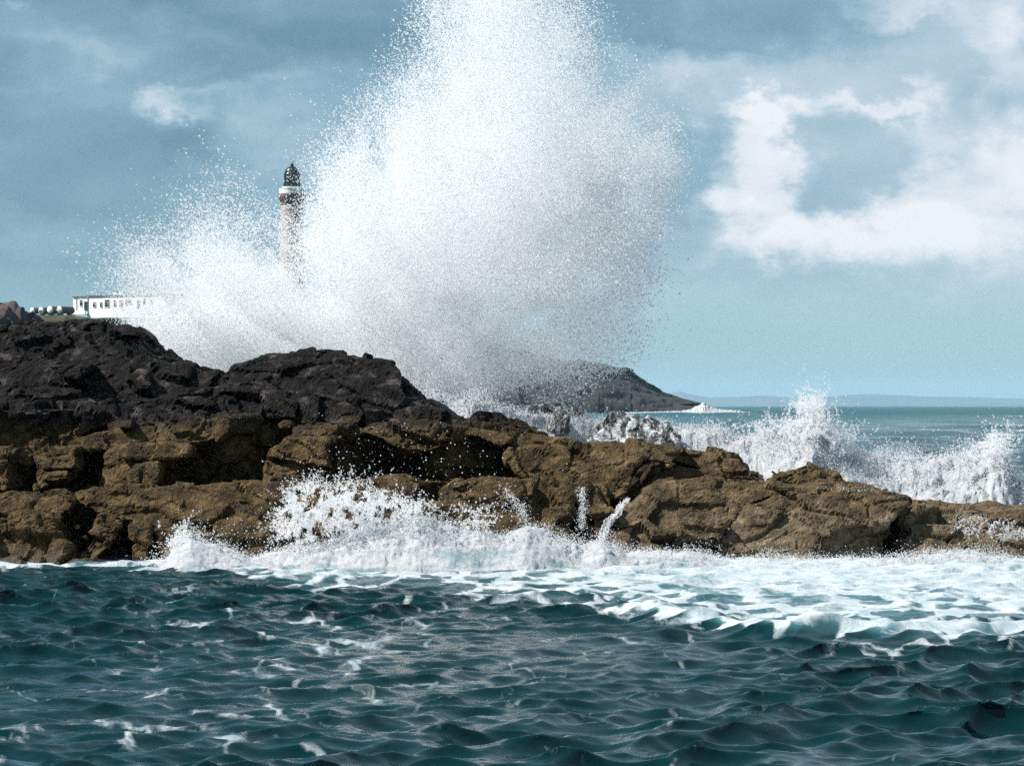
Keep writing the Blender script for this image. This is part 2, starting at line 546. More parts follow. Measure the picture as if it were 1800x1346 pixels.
def make_sea():
    # nearby water, dense enough for its own chop
    Y = np.r_[np.linspace(4, 22.8, 24), np.linspace(0, 1, 580) ** 1.25 * (62.5 - 23.0) + 23.0]
    U = np.linspace(-0.195, 0.195, 590)
    side = np.linspace(0, 1, 26)[1:] ** 1.5
    X = np.concatenate([-0.195 * Y[:, None] - 16 * side[None, ::-1], U[None, :] * Y[:, None], 0.195 * Y[:, None] + 16 * side[None, :]], 1)
    nrow, ncol = X.shape
    X = X.ravel(); YY = np.repeat(Y, ncol)
    dx, dy, dz = waves(X, YY, 130, 0.10, 3.6, 0.42, 0.60, 3)
    gust = 0.75 + 0.45 * vnoise(np.stack([X * 0.18, YY * 0.13, X * 0], 1), 5)
    calm = np.clip((62.5 - YY) / 6.0, 0.35, 1)
    g = gust * calm
    zz = dz * g
    px = HX + F * X / YY; py = HY + CAMZ * F / YY
    top = np.interp(px, *zip(*SHORE)); bot = np.interp(px, *zip(*FOAMEDGE))
    wob = 26 * fbm(np.stack([X * 0.35, YY * 0.16, X * 0], 1), 4, 0.55, 8) * np.clip((bot - top) / 60, 0.15, 1)
    t = (py - top) / np.maximum(bot + wob - top, 6)
    foam = np.where(t < 1, 0.93 - 0.42 * np.clip(t, 0, 1), 0.50 * np.exp(-(t - 1) * 5))
    lip = np.exp(-((t - 0.93) / 0.09) ** 2) * np.clip((px - 900) / 250, 0, 1)
    foam = np.maximum(foam, 0.85 * lip)
    foam = np.maximum(foam, 0.325 + 0.15 * fbm(np.stack([X * 0.3, YY * 0.1, X * 0], 1), 3, 0.5, 21))
    foam = np.where(py > 1330, np.maximum(foam, 0.62 * np.exp(-((px - 40) / 60) ** 2)), foam)
    # the right-hand wash stands a little proud of the dark water
    zz += 0.16 * lip + 0.05 * np.clip(foam - 0.5, 0, 1) * billow(np.stack([X * 1.6, YY * 0.9, X * 0], 1), 3, 0.5, 4)
    p90, p99 = np.percentile(dz, (91, 99.7))
    crest = np.clip((dz - p90) / (p99 - p90), 0, 1) * np.clip(gust - 0.4, 0, 1)
    v = np.stack([X + dx * g, YY + dy * g, zz], 1)
    i = (np.arange(nrow - 1)[:, None] * ncol + np.arange(ncol - 1)[None, :]).ravel()
    f = np.stack([i, i + 1, i + ncol + 1, i + ncol], 1)
    o = mesh_obj('sea', v, f, WATER, smooth=True)
    for nm, arr in (('foam', foam), ('crest', crest)):
        at = o.data.attributes.new(nm, 'FLOAT', 'POINT'); at.data.foreach_set('value', arr.astype(np.float32))
    tag(o, kind='structure')
    # open water behind the rocks, out to the horizon
    ncol, nrow = 420, 330
    pyr = np.concatenate([np.linspace(HY + CAMZ * F / 61.0, HY + CAMZ * F / 120, 70), np.linspace(HY + CAMZ * F / 122, HY + 2.0, 220), np.geomspace(1.9, 0.62, 30) + HY])
    nrow = len(pyr)
    Y = CAMZ * F / (pyr - HY)
    U = np.linspace(-0.30, 0.30, ncol)
    X = (U[None, :] * Y[:, None]).ravel(); YY = np.repeat(Y, ncol)
    dx, dy, dz = waves(X, YY, 26, 6.0, 46.0, 0.09, 22.0, 9, spread=0.4)
    d2 = waves(X, YY, 30, 1.6, 6.0, 0.2, 3.0, 10)
    fade = np.clip(150.0 / YY, 0, 1)
    zz = dz * np.clip(900.0 / YY, 0.0, 1) + d2[2] * fade - 0.02
    under = np.clip((YY - 62) / 8, 0, 1)
    zz = zz * under - 0.5 * (1 - under)
    p90, p99 = np.percentile(dz, (93, 99.8))
    caps = np.clip((dz - p90) / (p99 - p90), 0, 1) * np.clip(fbm(np.stack([X * 0.05, YY * 0.012, X * 0], 1), 3, 0.5, 2) + 0.25, 0, 1)
    v = np.stack([X, YY, zz], 1)
    i = (np.arange(nrow - 1)[:, None] * ncol + np.arange(ncol - 1)[None, :]).ravel()
    f = np.stack([i, i + 1, i + ncol + 1, i + ncol], 1)
    o2 = mesh_obj('open_sea', v, f, WATER, smooth=True)
    at = o2.data.attributes.new('foam', 'FLOAT', 'POINT'); at.data.foreach_set('value', np.clip(0.22 + caps * 0.5, 0, 1).astype(np.float32))
    at = o2.data.attributes.new('crest', 'FLOAT', 'POINT'); at.data.foreach_set('value', caps.astype(np.float32))
    tag(o2, kind='structure')


make_sea()


# ------------------------------------------------------------------ shore rocks
def prism(poly, Y0, lean, skew, T, back=0.0):
    pb = max(p[1] for p in poly); pc = sum(p[0] for p in poly) / len(poly)
    fr, bk = [], []
    for px, py in poly:
        Y = Y0 + lean * (pb - py) * Y0 / F + skew * (px - pc) * Y0 / F
        q = P(px, py, Y)
        fr.append(q); bk.append(np.array([q[0], Y0 + T + max(0.0, Y - Y0), q[2] - back]))
    return fr, bk


def prism_mesh(items):
    """closed prisms -> one temporary mesh"""
    bm = bmesh.new()
    for fr, bk in items:
        a = [bm.verts.new(p) for p in fr]; b = [bm.verts.new(p) for p in bk]
        n = len(a)
        ff = bm.faces.new(a); fb = bm.faces.new(b[::-1])
        for i in range(n):
            bm.faces.new((a[i], b[i], b[(i + 1) % n], a[(i + 1) % n]))
        bmesh.ops.triangulate(bm, faces=[ff, fb])
    bmesh.ops.recalc_face_normals(bm, faces=bm.faces[:])
    me = bpy.data.meshes.new('tmp'); bm.to_mesh(me); bm.free()
    return me


def remeshed(me, voxel, smooth_it):
    o = bpy.data.objects.new('tmp', me); COL.objects.link(o)
    r = o.modifiers.new('r', 'REMESH'); r.mode = 'VOXEL'; r.voxel_size = voxel
    if smooth_it:
        s = o.modifiers.new('s', 'SMOOTH'); s.factor = 0.5; s.iterations = smooth_it
    dg = bpy.context.evaluated_depsgraph_get()
    ev = o.evaluated_get(dg)
    out = bpy.data.meshes.new_from_object(ev)
    bpy.data.objects.remove(o); bpy.data.meshes.remove(me)
    return out


def rough_up(me, amp, seed=0, scale=1.0):
    n = len(me.vertices)
    co = np.empty(n * 3, np.float32); me.vertices.foreach_get('co', co); co = co.reshape(-1, 3)
    no = np.empty(n * 3, np.float32); me.vertices.foreach_get('normal', no); no = no.reshape(-1, 3)
    # strata dip a little to the right
    c, s = math.cos(0.14), math.sin(0.14)
    q = np.stack([co[:, 0] * c - co[:, 2] * s, co[:, 1], co[:, 0] * s + co[:, 2] * c], 1)
    wp = np.stack([vnoise(q * 1.3 / scale, 31), vnoise(q * 1.3 / scale, 32), vnoise(q * 1.3 / scale, 33)], 1)
    q = q + 0.22 * scale * wp
    a, g1 = chunk(q / (np.array([0.95, 0.95, 0.52]) * scale), 40 + seed)
    b, g2 = chunk(q / (np.array([0.40, 0.40, 0.20]) * scale), 60 + seed)
    fb = fbm(q * 3.1 / scale, 5, 0.55, 80)
    crack = np.clip(1 - g1 / 0.10, 0, 1) * 0.7 + np.clip(1 - g2 / 0.10, 0, 1) * 0.28
    mod = 0.55 + 0.6 * vnoise(q * 0.5 / scale, 90)
    d = amp * scale * (0.55 * a + 0.26 * b * mod + 0.45 * fb - 0.42 * crack * np.clip(mod, 0, 1.2))
    co = co + no * d[:, None]
    me.vertices.foreach_set('co', co.ravel()); me.update()
    me.polygons.foreach_set('use_smooth', np.zeros(len(me.polygons), bool))


L, R_ = -330, 2150
# (outline in photo pixels, distance of the foot, lean back, turn, thickness, smoothing, roughness)
ROCKS = [
    # lowest ledge
    ([(L, 872), (30, 868), (110, 862), (118, 880), (110, 905), (60, 915), (L, 925)], 60.1, .9, -.1, 2.0, 2, .16),
    ([(L, 918), (60, 905), (105, 905), (95, 930), (125, 975), (130, 1010), (L, 1010)], 58.7, .45, -.05, 2.2, 2, .18),
    ([(L, 975), (35, 978), (42, 1010), (L, 1010)], 58.2, .9, 0, 1.2, 2, .12),
    ([(103, 870), (120, 868), (130, 880), (118, 906), (103, 906)], 59.9, .2, -.9, 1.5, 1, .08),
    ([(128, 866), (230, 858), (420, 852), (560, 852), (640, 858), (640, 935), (480, 950), (350, 945), (240, 918), (180, 905), (140, 885)], 59.3, 1.0, -.02, 2.5, 2, .13),
    ([(175, 903), (205, 915), (200, 950), (170, 985), (175, 1010), (125, 1010), (140, 975)], 58.7, .6, -.4, 2.0, 2, .14),
    ([(228, 920), (262, 925), (262, 1010), (222, 1010), (230, 950)], 58.8, .5, -.2, 2.0, 2, .14),
    ([(272, 930), (360, 935), (330, 1010), (272, 1010), (280, 960)], 58.8, .55, -.25, 2.0, 2, .15),
    ([(340, 930), (640, 930), (640, 1010), (300, 1010)], 58.9, .85, -.05, 2.0, 2, .12),
    ([(118, 985), (165, 980), (165, 1012), (118, 1012)], 58.3, .6, -.2, 1.0, 2, .10),
    ([(600, 850), (660, 842), (715, 837), (745, 850), (725, 875), (640, 880), (600, 872)], 60.3, .8, -.2, 1.8, 2, .10),
    ([(712, 843), (792, 846), (800, 870), (770, 886), (718, 880)], 61.9, -.2, .5, 1.5, 2, .10),
    ([(600, 868), (720, 872), (790, 890), (760, 955), (600, 965)], 59.5, .8, -.05, 2.0, 2, .12),
    ([(766, 882), (800, 848), (860, 842), (938, 845), (938, 872), (880, 880), (780, 884)], 60.5, 1.0, -.2, 1.8, 2, .12),
    ([(772, 880), (885, 866), (888, 908), (840, 918), (790, 908)], 60.5, .0, .1, 1.6, 2, .10),
    ([(738, 888), (770, 882), (815, 882), (838, 897), (822, 930), (760, 960), (732, 930)], 59.2, .15, .2, 1.6, 6, .09),
    ([(828, 898), (850, 906), (910, 908), (936, 926), (900, 970), (820, 970)], 59.2, .35, .0, 1.6, 4, .10),
    ([(925, 845), (1030, 847), (1035, 862), (1000, 880), (1000, 960), (960, 960), (925, 918), (878, 905), (880, 868)], 60.3, .5, -.05, 2.0, 2, .15),
    ([(958, 893), (1002, 888), (1002, 970), (955, 970)], 59.9, .35, -.2, 1.5, 4, .10),
    ([(1028, 846), (1072, 850), (1075, 905), (1052, 960), (1036, 960), (1038, 885)], 60.4, .5, -.3, 1.8, 3, .13),
    ([(1066, 1000), (1074, 925), (1105, 890), (1150, 858), (1200, 842), (1260, 836), (1330, 842), (1405, 858), (1360, 872), (1312, 890), (1302, 905), (1276, 930), (1274, 962), (1200, 946), (1188, 960), (1186, 1000)], 60.0, .80, -.12, 2.6, 8, .12),
    ([(1068, 928), (1112, 924), (1112, 955), (1160, 965), (1180, 1000), (1066, 1000)], 59.6, .4, -.25, 1.4, 3, .12),
    ([(1200, 905), (1240, 915), (1276, 918), (1270, 945), (1240, 952), (1196, 942)], 60.0, .3, -.3, 1.3, 3, .10),
    ([(1275, 1005), (1272, 960), (1281, 930), (1310, 905), (1320, 886), (1362, 867), (1450, 861), (1560, 867), (1603, 880), (1580, 905), (1560, 920), (1510, 926), (1462, 925), (1448, 950), (1444, 1005)], 59.45, .95, -.10, 2.6, 8, .13),
    ([(1440, 940), (1460, 925), (1506, 924), (1500, 955), (1482, 985), (1478, 1005), (1440, 1005)], 60.0, .3, .35, 1.8, 4, .11),
    ([(1495, 926), (1560, 912), (1566, 930), (1556, 960), (1548, 1005), (1474, 1005), (1490, 960)], 60.35, .15, .45, 1.8, 4, .12),
    ([(1572, 1005), (1580, 955), (1605, 928), (1680, 924), (1760, 935), (1830, 945), (R_, 955), (R_, 1005)], 59.75, .95, -.06, 2.2, 7, .13),
    ([(1570, 892), (1610, 885), (1650, 893), (1645, 928), (1590, 930)], 61.3, .35, .2, 1.6, 4, .12),
    ([(1638, 905), (1700, 897), (1900, 896), (R_, 900), (R_, 965), (1760, 945), (1638, 932)], 61.3, 1.1, 0, 2.0, 5, .13),
    # middle ledge
    ([(L, 795), (0, 790), (38, 783), (20, 805), (15, 862), (L, 875)], 61.7, .6, -.1, 2.0, 1, .10),
    ([(13, 806), (40, 783), (55, 800), (61, 845), (48, 868), (8, 868)], 62.6, -.05, 1.1, 2.0, 1, .10),
    ([(56, 795), (90, 785), (138, 782), (133, 800), (134, 826), (120, 848), (60, 864)], 61.7, .6, -.25, 2.0, 1, .13),
    ([(66, 802), (100, 802), (131, 798), (134, 822), (100, 826), (68, 824)], 61.5, .4, -.3, 1.0, 1, .06),
    ([(92, 826), (120, 825), (119, 843), (70, 848), (72, 832)], 61.4, .4, -.3, 1.0, 1, .06),
    ([(163, 860), (178, 830), (190, 790), (215, 782), (300, 780), (332, 780), (326, 800), (286, 820), (278, 860)], 61.9, .65, -.25, 2.4, 1, .14),
    ([(212, 786), (300, 780), (336, 785), (330, 800), (300, 808), (215, 806)], 61.9, .5, -.25, 1.2, 1, .08),
    ([(236, 818), (280, 812), (280, 860), (222, 860)], 61.5, .5, -.2, 1.0, 1, .08),
    ([(116, 792), (124, 765), (165, 755), (205, 745), (212, 734), (240, 734), (400, 737), (406, 750), (386, 768), (350, 778), (250, 786), (180, 792)], 62.6, 1.1, -.1, 2.2, 1, .15),
    ([(205, 752), (212, 735), (235, 735), (232, 755)], 62.9, .4, -.6, 1.0, 1, .06),
    ([(328, 786), (390, 772), (403, 735), (446, 732), (480, 750), (490, 770), (472, 800), (470, 864), (278, 864), (300, 815)], 64.2, -.15, .45, 2.0, 1, .12),
    ([(374, 768), (392, 736), (407, 738), (402, 760), (382, 777)], 62.5, .2, -.6, 1.0, 1, .06),
    ([(466, 802), (475, 785), (517, 760), (540, 768), (602, 768), (570, 787), (579, 822), (540, 816), (470, 806)], 61.6, .35, -.45, 2.0, 1, .06),
    ([(515, 762), (520, 745), (602, 742), (600, 762), (570, 772)], 62.3, .8, -.3, 1.6, 1, .10),
    ([(464, 808), (560, 816), (572, 832), (510, 847), (464, 842)], 61.8, .3, -.2, 1.6, 1, .09),
    ([(464, 838), (520, 842), (600, 846), (600, 866), (464, 866)], 61.5, .8, 0, 1.2, 2, .10),
    ([(573, 776), (600, 745), (622, 744), (642, 765), (702, 800), (702, 864), (563, 864)], 63.5, -.1, .7, 2.0, 1, .12),
    ([(633, 760), (650, 747), (700, 745), (772, 745), (792, 752), (776, 786), (745, 796), (700, 789), (668, 772)], 61.9, .75, -.25, 2.2, 2, .12),
    ([(688, 788), (762, 790), (762, 864), (688, 864)], 63.8, -.1, .3, 1.5, 1, .12),
    ([(753, 792), (786, 756), (830, 754), (872, 770), (893, 795), (916, 845), (916, 864), (748, 864)], 63.1, -.1, .6, 2.0, 1, .12),
    ([(780, 760), (800, 749), (880, 759), (904, 775), (882, 783), (840, 767)], 62.4, 1.1, -.1, 1.6, 2, .08),
    ([(886, 800), (895, 788), (940, 776), (1050, 778), (1150, 781), (1205, 790), (1182, 816), (1130, 806), (1104, 850), (1096, 880), (930, 866), (916, 842), (890, 815)], 61.3, 1.0, -.04, 2.6, 4, .14),
    ([(1148, 784), (1230, 794), (1300, 804), (1320, 825), (1292, 836), (1240, 828), (1190, 813), (1138, 806)], 62.3, .8, -.02, 2.0, 4, .12),
    ([(1148, 832), (1190, 815), (1300, 830), (1335, 842), (1200, 850), (1118, 874)], 62.0, .5, .1, 1.8, 3, .12),
    ([(1353, 852), (1365, 828), (1400, 822), (1425, 816), (1450, 824), (1476, 838), (1482, 850), (1545, 862), (1560, 880), (1400, 884)], 63.3, .6, .15, 1.8, 1, .16),
    ([(1385, 860), (1480, 850), (1560, 872), (1605, 886), (1400, 890)], 62.2, .9, .1, 1.6, 3, .10),
    # upper dark rocks
    ([(L, 574), (60, 567), (160, 569), (215, 575), (246, 587), (262, 607), (286, 628), (322, 645), (300, 668), (L, 692)], 68.2, .15, .38, 4.0, 2, .12),
    ([(L, 574), (60, 566), (160, 568), (215, 574), (247, 587), (240, 592), (130, 597), (60, 590), (L, 602)], 67.6, 1.2, .05, 3.0, 2, .14),
    ([(L, 580), (60, 584), (128, 600), (75, 640), (20, 652), (L, 655)], 67.0, .8, -.05, 2.5, 2, .18),
    ([(L, 652), (20, 645), (60, 640), (150, 645), (160, 662), (150, 690), (130, 710), (L, 714)], 66.2, .85, -.05, 2.5, 2, .18),
    ([(98, 648), (128, 639), (160, 642), (140, 667), (110, 662)], 66.2, .5, -.4, 1.2, 1, .10),
    ([(148, 662), (205, 655), (230, 645), (260, 636), (330, 640), (382, 655), (398, 690), (380, 702), (300, 706), (230, 702), (160, 716)], 66.2, .8, -.08, 2.8, 2, .18),
    ([(222, 668), (245, 650), (262, 655), (262, 680), (235, 690)], 65.9, .4, -.5, 1.0, 1, .08),
    ([(302, 694), (375, 680), (397, 690), (402, 724), (308, 722)], 66.1, -.1, .5, 1.6, 1, .08),
    ([(178, 707), (300, 697), (390, 712), (402, 740), (300, 740), (178, 742)], 64.6, .45, .05, 1.8, 2, .16),
    ([(L, 712), (130, 715), (200, 725), (212, 745), (160, 758), (110, 790), (L, 806)], 63.9, .05, .12, 2.2, 2, .18),
    ([(378, 665), (400, 648), (440, 640), (480, 628), (545, 620), (600, 627), (650, 636), (690, 642), (699, 668), (720, 680), (747, 700), (790, 718), (816, 735), (800, 752), (640, 750), (520, 747), (420, 740), (384, 722)], 64.6, 1.15, .0, 3.0, 3, .17),
    ([(598, 634), (650, 634), (693, 641), (698, 668), (650, 674), (600, 662)], 66.3, .35, .15, 1.6, 2, .12),
    ([(430, 655), (500, 640), (570, 650), (590, 680), (500, 700), (430, 690)], 65.6, 1.0, -.1, 1.2, 3, .13),
    ([(523, 704), (560, 695), (612, 700), (642, 725), (632, 747), (519, 745)], 64.2, .6, -.2, 1.6, 2, .12),
    ([(640, 716), (692, 722), (702, 748), (640, 750)], 64.4, .0, .4, 1.4, 2, .10),
    ([(455, 708), (500, 700), (522, 706), (520, 735), (462, 738)], 64.3, .6, -.1, 1.4, 3, .10),
    ([(698, 727), (760, 724), (800, 735), (832, 745), (815, 757), (698, 752)], 63.9, .6, .1, 1.6, 2, .13),
    ([(813, 747), (840, 728), (880, 728), (922, 745), (928, 755), (961, 764), (964, 780), (880, 786), (820, 768)], 63.0, .5, .1, 1.6, 2, .14),
    # loose stones in the crease between the two zones
    ([(338, 735), (342, 722), (352, 718), (362, 724), (362, 738), (345, 741)], 63.7, .3, -.2, .5, 2, .04),
    ([(318, 738), (322, 720), (336, 718), (342, 734), (336, 740)], 63.8, .3, -.1, .5, 2, .04),
    ([(362, 738), (372, 726), (400, 728), (410, 736), (388, 742)], 63.8, .4, -.1, .6, 2, .05),
    ([(484, 748), (500, 736), (514, 738), (516, 750), (496, 754)], 62.9, .4, -.2, .5, 2, .05),
]
BACK = [
    ([(L, 870), (640, 868), (1000, 868), (1110, 880), (1270, 855), (1600, 892), (1900, 905), (R_, 910), (R_, 1012), (L, 1012)], 61.5, .5, 0, 3.5),
    ([(L, 800), (120, 778), (400, 748), (640, 765), (880, 778), (1180, 802), (1300, 830), (1380, 862), (1380, 905), (L, 905)], 64.4, .35, 0, 3.5),
    ([(L, 590), (200, 585), (275, 645), (390, 672), (680, 655), (735, 702), (815, 742), (900, 745), (955, 770), (955, 800), (L, 812)], 65.0, .95, 0, 4.0),
]
me = remeshed(prism_mesh([prism(*b) for b in BACK]), 0.11, 4)
rough_up(me, 0.20, 3)
me.materials.append(ROCK)
shore = bpy.data.objects.new('rock_shore', me); COL.objects.link(shore)
tag(shore, 'dark bedrock of the stepped rocky shore', None, None, 'structure')
for i, (poly, Y0, lean, skew, T, sm, amp) in enumerate(ROCKS):
    me = remeshed(prism_mesh([prism(poly, Y0, lean, skew, T * 0.7, 0.05)]), 0.050 if Y0 < 64 else 0.056, sm)
    rough_up(me, amp * 1.2, 0)
    me.materials.append(ROCK)
    o = bpy.data.objects.new('rock_block', me); COL.objects.link(o)
    o.parent = shore


# ------------------------------------------------------------------ water in the air
TET = np.array([(1, 1, 1), (1, -1, -1), (-1, 1, -1), (-1, -1, 1)], np.float32) / math.sqrt(3)
OCT = np.array([(1, 0, 0), (-1, 0, 0), (0, 1, 0), (0, -1, 0), (0, 0, 1), (0, 0, -1)], np.float32)
TF = np.array([(0, 1, 2), (0, 3, 1), (0, 2, 3), (1, 3, 2)])
OF = np.array([(0, 2, 4), (2, 1, 4), (1, 3, 4), (3, 0, 4), (2, 0, 5), (1, 2, 5), (3, 1, 5), (0, 3, 5)])


def point_group():
    """loose vertices that carry a drop radius become round drops of that size"""
    g = bpy.data.node_groups.new('round_drops', 'GeometryNodeTree')
    g.interface.new_socket('Geometry', in_out='INPUT', socket_type='NodeSocketGeometry')
    g.interface.new_socket('Geometry', in_out='OUTPUT', socket_type='NodeSocketGeometry')
    gi = g.nodes.new('NodeGroupInput'); go = g.nodes.new('NodeGroupOutput')
    at = g.nodes.new('GeometryNodeInputNamedAttribute'); at.data_type = 'FLOAT'; at.inputs[0].default_value = 'drop_r'
    cmp_ = g.nodes.new('FunctionNodeCompare'); cmp_.data_type = 'FLOAT'; cmp_.operation = 'GREATER_THAN'
    g.links.new(at.outputs[0], cmp_.inputs[0]); cmp_.inputs[1].default_value = 1e-6
    mp = g.nodes.new('GeometryNodeMeshToPoints'); mp.mode = 'VERTICES'
    g.links.new(gi.outputs[0], mp.inputs['Mesh']); g.links.new(cmp_.outputs[0], mp.inputs['Selection'])
    g.links.new(at.outputs[0], mp.inputs['Radius'])
    sm = g.nodes.new('GeometryNodeSetMaterial'); sm.inputs['Material'].default_value = DROP
    g.links.new(mp.outputs[0], sm.inputs[0])
    dl = g.nodes.new('GeometryNodeDeleteGeometry'); dl.domain = 'POINT'
    g.links.new(gi.outputs[0], dl.inputs[0]); g.links.new(cmp_.outputs[0], dl.inputs[1])
    jn = g.nodes.new('GeometryNodeJoinGeometry')
    g.links.new(dl.outputs[0], jn.inputs[0]); g.links.new(sm.outputs[0], jn.inputs[0])
    g.links.new(jn.outputs[0], go.inputs[0])
    return g


POINTS = point_group()


def drops(name, pts, rad, n_solid):
    """a cloud of drops: the n_solid largest as little octahedra, the rest as round points"""
    order = np.argsort(-rad)
    pts, rad = pts[order].astype(np.float32), rad[order].astype(np.float32)
    n = min(n_solid, len(pts))
    base, fc = OCT, OF
    q = RNG.normal(size=(n, 4)).astype(np.float32); q /= np.linalg.norm(q, axis=1)[:, None]
    w, x, y, z = q.T
    M = np.stack([1 - 2 * (y * y + z * z), 2 * (x * y - z * w), 2 * (x * z + y * w),
                  2 * (x * y + z * w), 1 - 2 * (x * x + z * z), 2 * (y * z - x * w),
                  2 * (x * z - y * w), 2 * (y * z + x * w), 1 - 2 * (x * x + y * y)], 1).reshape(n, 3, 3)
    v = (np.einsum('nij,kj->nki', M, base) * (1.15 * rad[:n])[:, None, None] + pts[:n, None, :]).reshape(-1, 3)
    f = (fc[None, :, :] + (np.arange(n) * len(base))[:, None, None]).reshape(-1, 3)
    o = mesh_obj(name, np.concatenate([v, pts[n:]]), f, DROP)
    at = o.data.attributes.new('drop_r', 'FLOAT', 'POINT')
    at.data.foreach_set('value', np.concatenate([np.zeros(len(v), np.float32), rad[n:]]))
    md = o.modifiers.new('round_drops', 'NODES'); md.node_group = POINTS
    return o


def in_poly(px, py, poly):
    ins = np.zeros(len(px), bool); n = len(poly)
    for i in range(n):
        x0, y0 = poly[i]; x1, y1 = poly[(i + 1) % n]
        c = ((y0 > py) != (y1 > py)) & (px < (x1 - x0) * (py - y0) / (y1 - y0 + 1e-9) + x0)
        ins ^= c
    return ins


def poly_dist(px, py, poly):
    d = np.full(len(px), 1e9); n = len(poly)
    for i in range(n):
        a = np.array(poly[i], float); b = np.array(poly[(i + 1) % n], float); ab = b - a
        t = np.clip(((px - a[0]) * ab[0] + (py - a[1]) * ab[1]) / (ab @ ab), 0, 1)
        d = np.minimum(d, np.hypot(px - a[0] - t * ab[0], py - a[1] - t * ab[1]))
    return np.where(in_poly(px, py, poly), d, -d)


def make_spray():
    lobes = [  # centre, spread (photo pixels), turn, share
        (850, -20, 62, 70, 0, .60), (885, 95, 62, 75, 0, .75), (880, 210, 95, 90, 0, 1.25), (835, 330, 120, 100, 0, 1.7),
        (990, 240, 72, 110, 0, .62), (1085, 325, 58, 60, 0, .95), (985, 400, 110, 90, 0, .85), (740, 420, 110, 95, .3, 1.3),
        (670, 505, 105, 80, .2, 1.5), (560, 590, 190, 38, 0, 1.3), (400, 530, 95, 55, .3, .80), (310, 490, 55, 50, .3, .36),
        (440, 390, 50, 60, 0, .13), (615, 370, 55, 80, 0, .30), (340, 595, 75, 35, 0, .75), (460, 610, 110, 30, 0, .7), (840, 510, 130, 65, 0, 0.9), (760, 595, 110, 45, 0, .65),
        (920, 640, 150, 40, 0, .17), (1000, 560, 140, 90, 0, .13), (1120, 480, 60, 120, 0, .06), (730, 250, 70, 90, 0, .30),
        (480, 640, 140, 25, 0, .8), (760, 655, 60, 25, 0, .25),
    ]
    env = [(225, 560), (232, 480), (262, 445), (330, 385), (392, 300), (440, 320), (480, 400), (513, 385), (550, 350), (600, 265), (660, 195), (712, 120), (745, 40), (752, -120),
           (985, -120), (1010, 0), (1070, 90), (1120, 180), (1165, 260), (1182, 330), (1160, 400), (1150, 470), (1140, 560), (1090, 650), (1000, 715), (600, 720), (225, 650)]
    N = 2850000
    w = np.array([l[5] for l in lobes]); w /= w.sum()
    cnt = (w * N).astype(int)
    X, Z = [], []
    for (cx, cy, sx, sy, rot, _), c in zip(lobes, cnt):
        a = RNG.normal(size=c) * sx; b = RNG.normal(size=c) * sy
        cr, sr = math.cos(rot), math.sin(rot)
        X.append(cx + a * cr + b * sr); Z.append(cy - a * sr + b * cr)
    px = np.concatenate(X); py = np.concatenate(Z)
    dpt = RNG.normal(size=len(px))
    # fringe and clumping: jets radiate from where the wave strikes
    ang = np.arctan2(720 - py, px - 690); rad = np.hypot(px - 690, py - 720)
    jets = fbm(np.stack([ang * 9, rad / 260, dpt * 0.35], 1), 4, 0.55, 5)
    clump = fbm(np.stack([px / 62, py / 62, dpt * 0.7], 1), 5, 0.6, 12)
    fine = fbm(np.stack([px / 17, py / 17, dpt * 1.5], 1), 3, 0.6, 22)
    d = poly_dist(px, py, env) + 34 * jets + 16 * clump
    keep = 1 / (1 + np.exp(-(d - 8) / 13))
    keep *= np.clip(0.58 + 1.0 * clump + 0.75 * jets + 0.45 * fine, 0.07, 1)
    k = RNG.random(len(px)) < keep
    px, py, dpt, d = px[k], py[k], dpt[k], d[k]
    Y = 78.0 + 4.2 * dpt
    Yc = 78.0
    pts = np.stack([(px - HX) * Yc / F, Y, CAMZ + (HY - py) * Yc / F], 1)
    ok = (Y > 72.5) | (pts[:, 2] > 5.5)
    pts, d, px = pts[ok], d[ok], px[ok]
    r = 0.0088 * np.exp(RNG.normal(size=len(px)) * 0.40)
    r = np.where(d < 25, r * 1.25, r)
    print('spray', len(px))
    o = drops('sea_spray', pts, np.clip(r, 0.004, 0.030), 45000)
    tag(o, 'huge white plume of spray thrown up behind the dark rocks', 'spray', None, 'stuff')


make_spray()


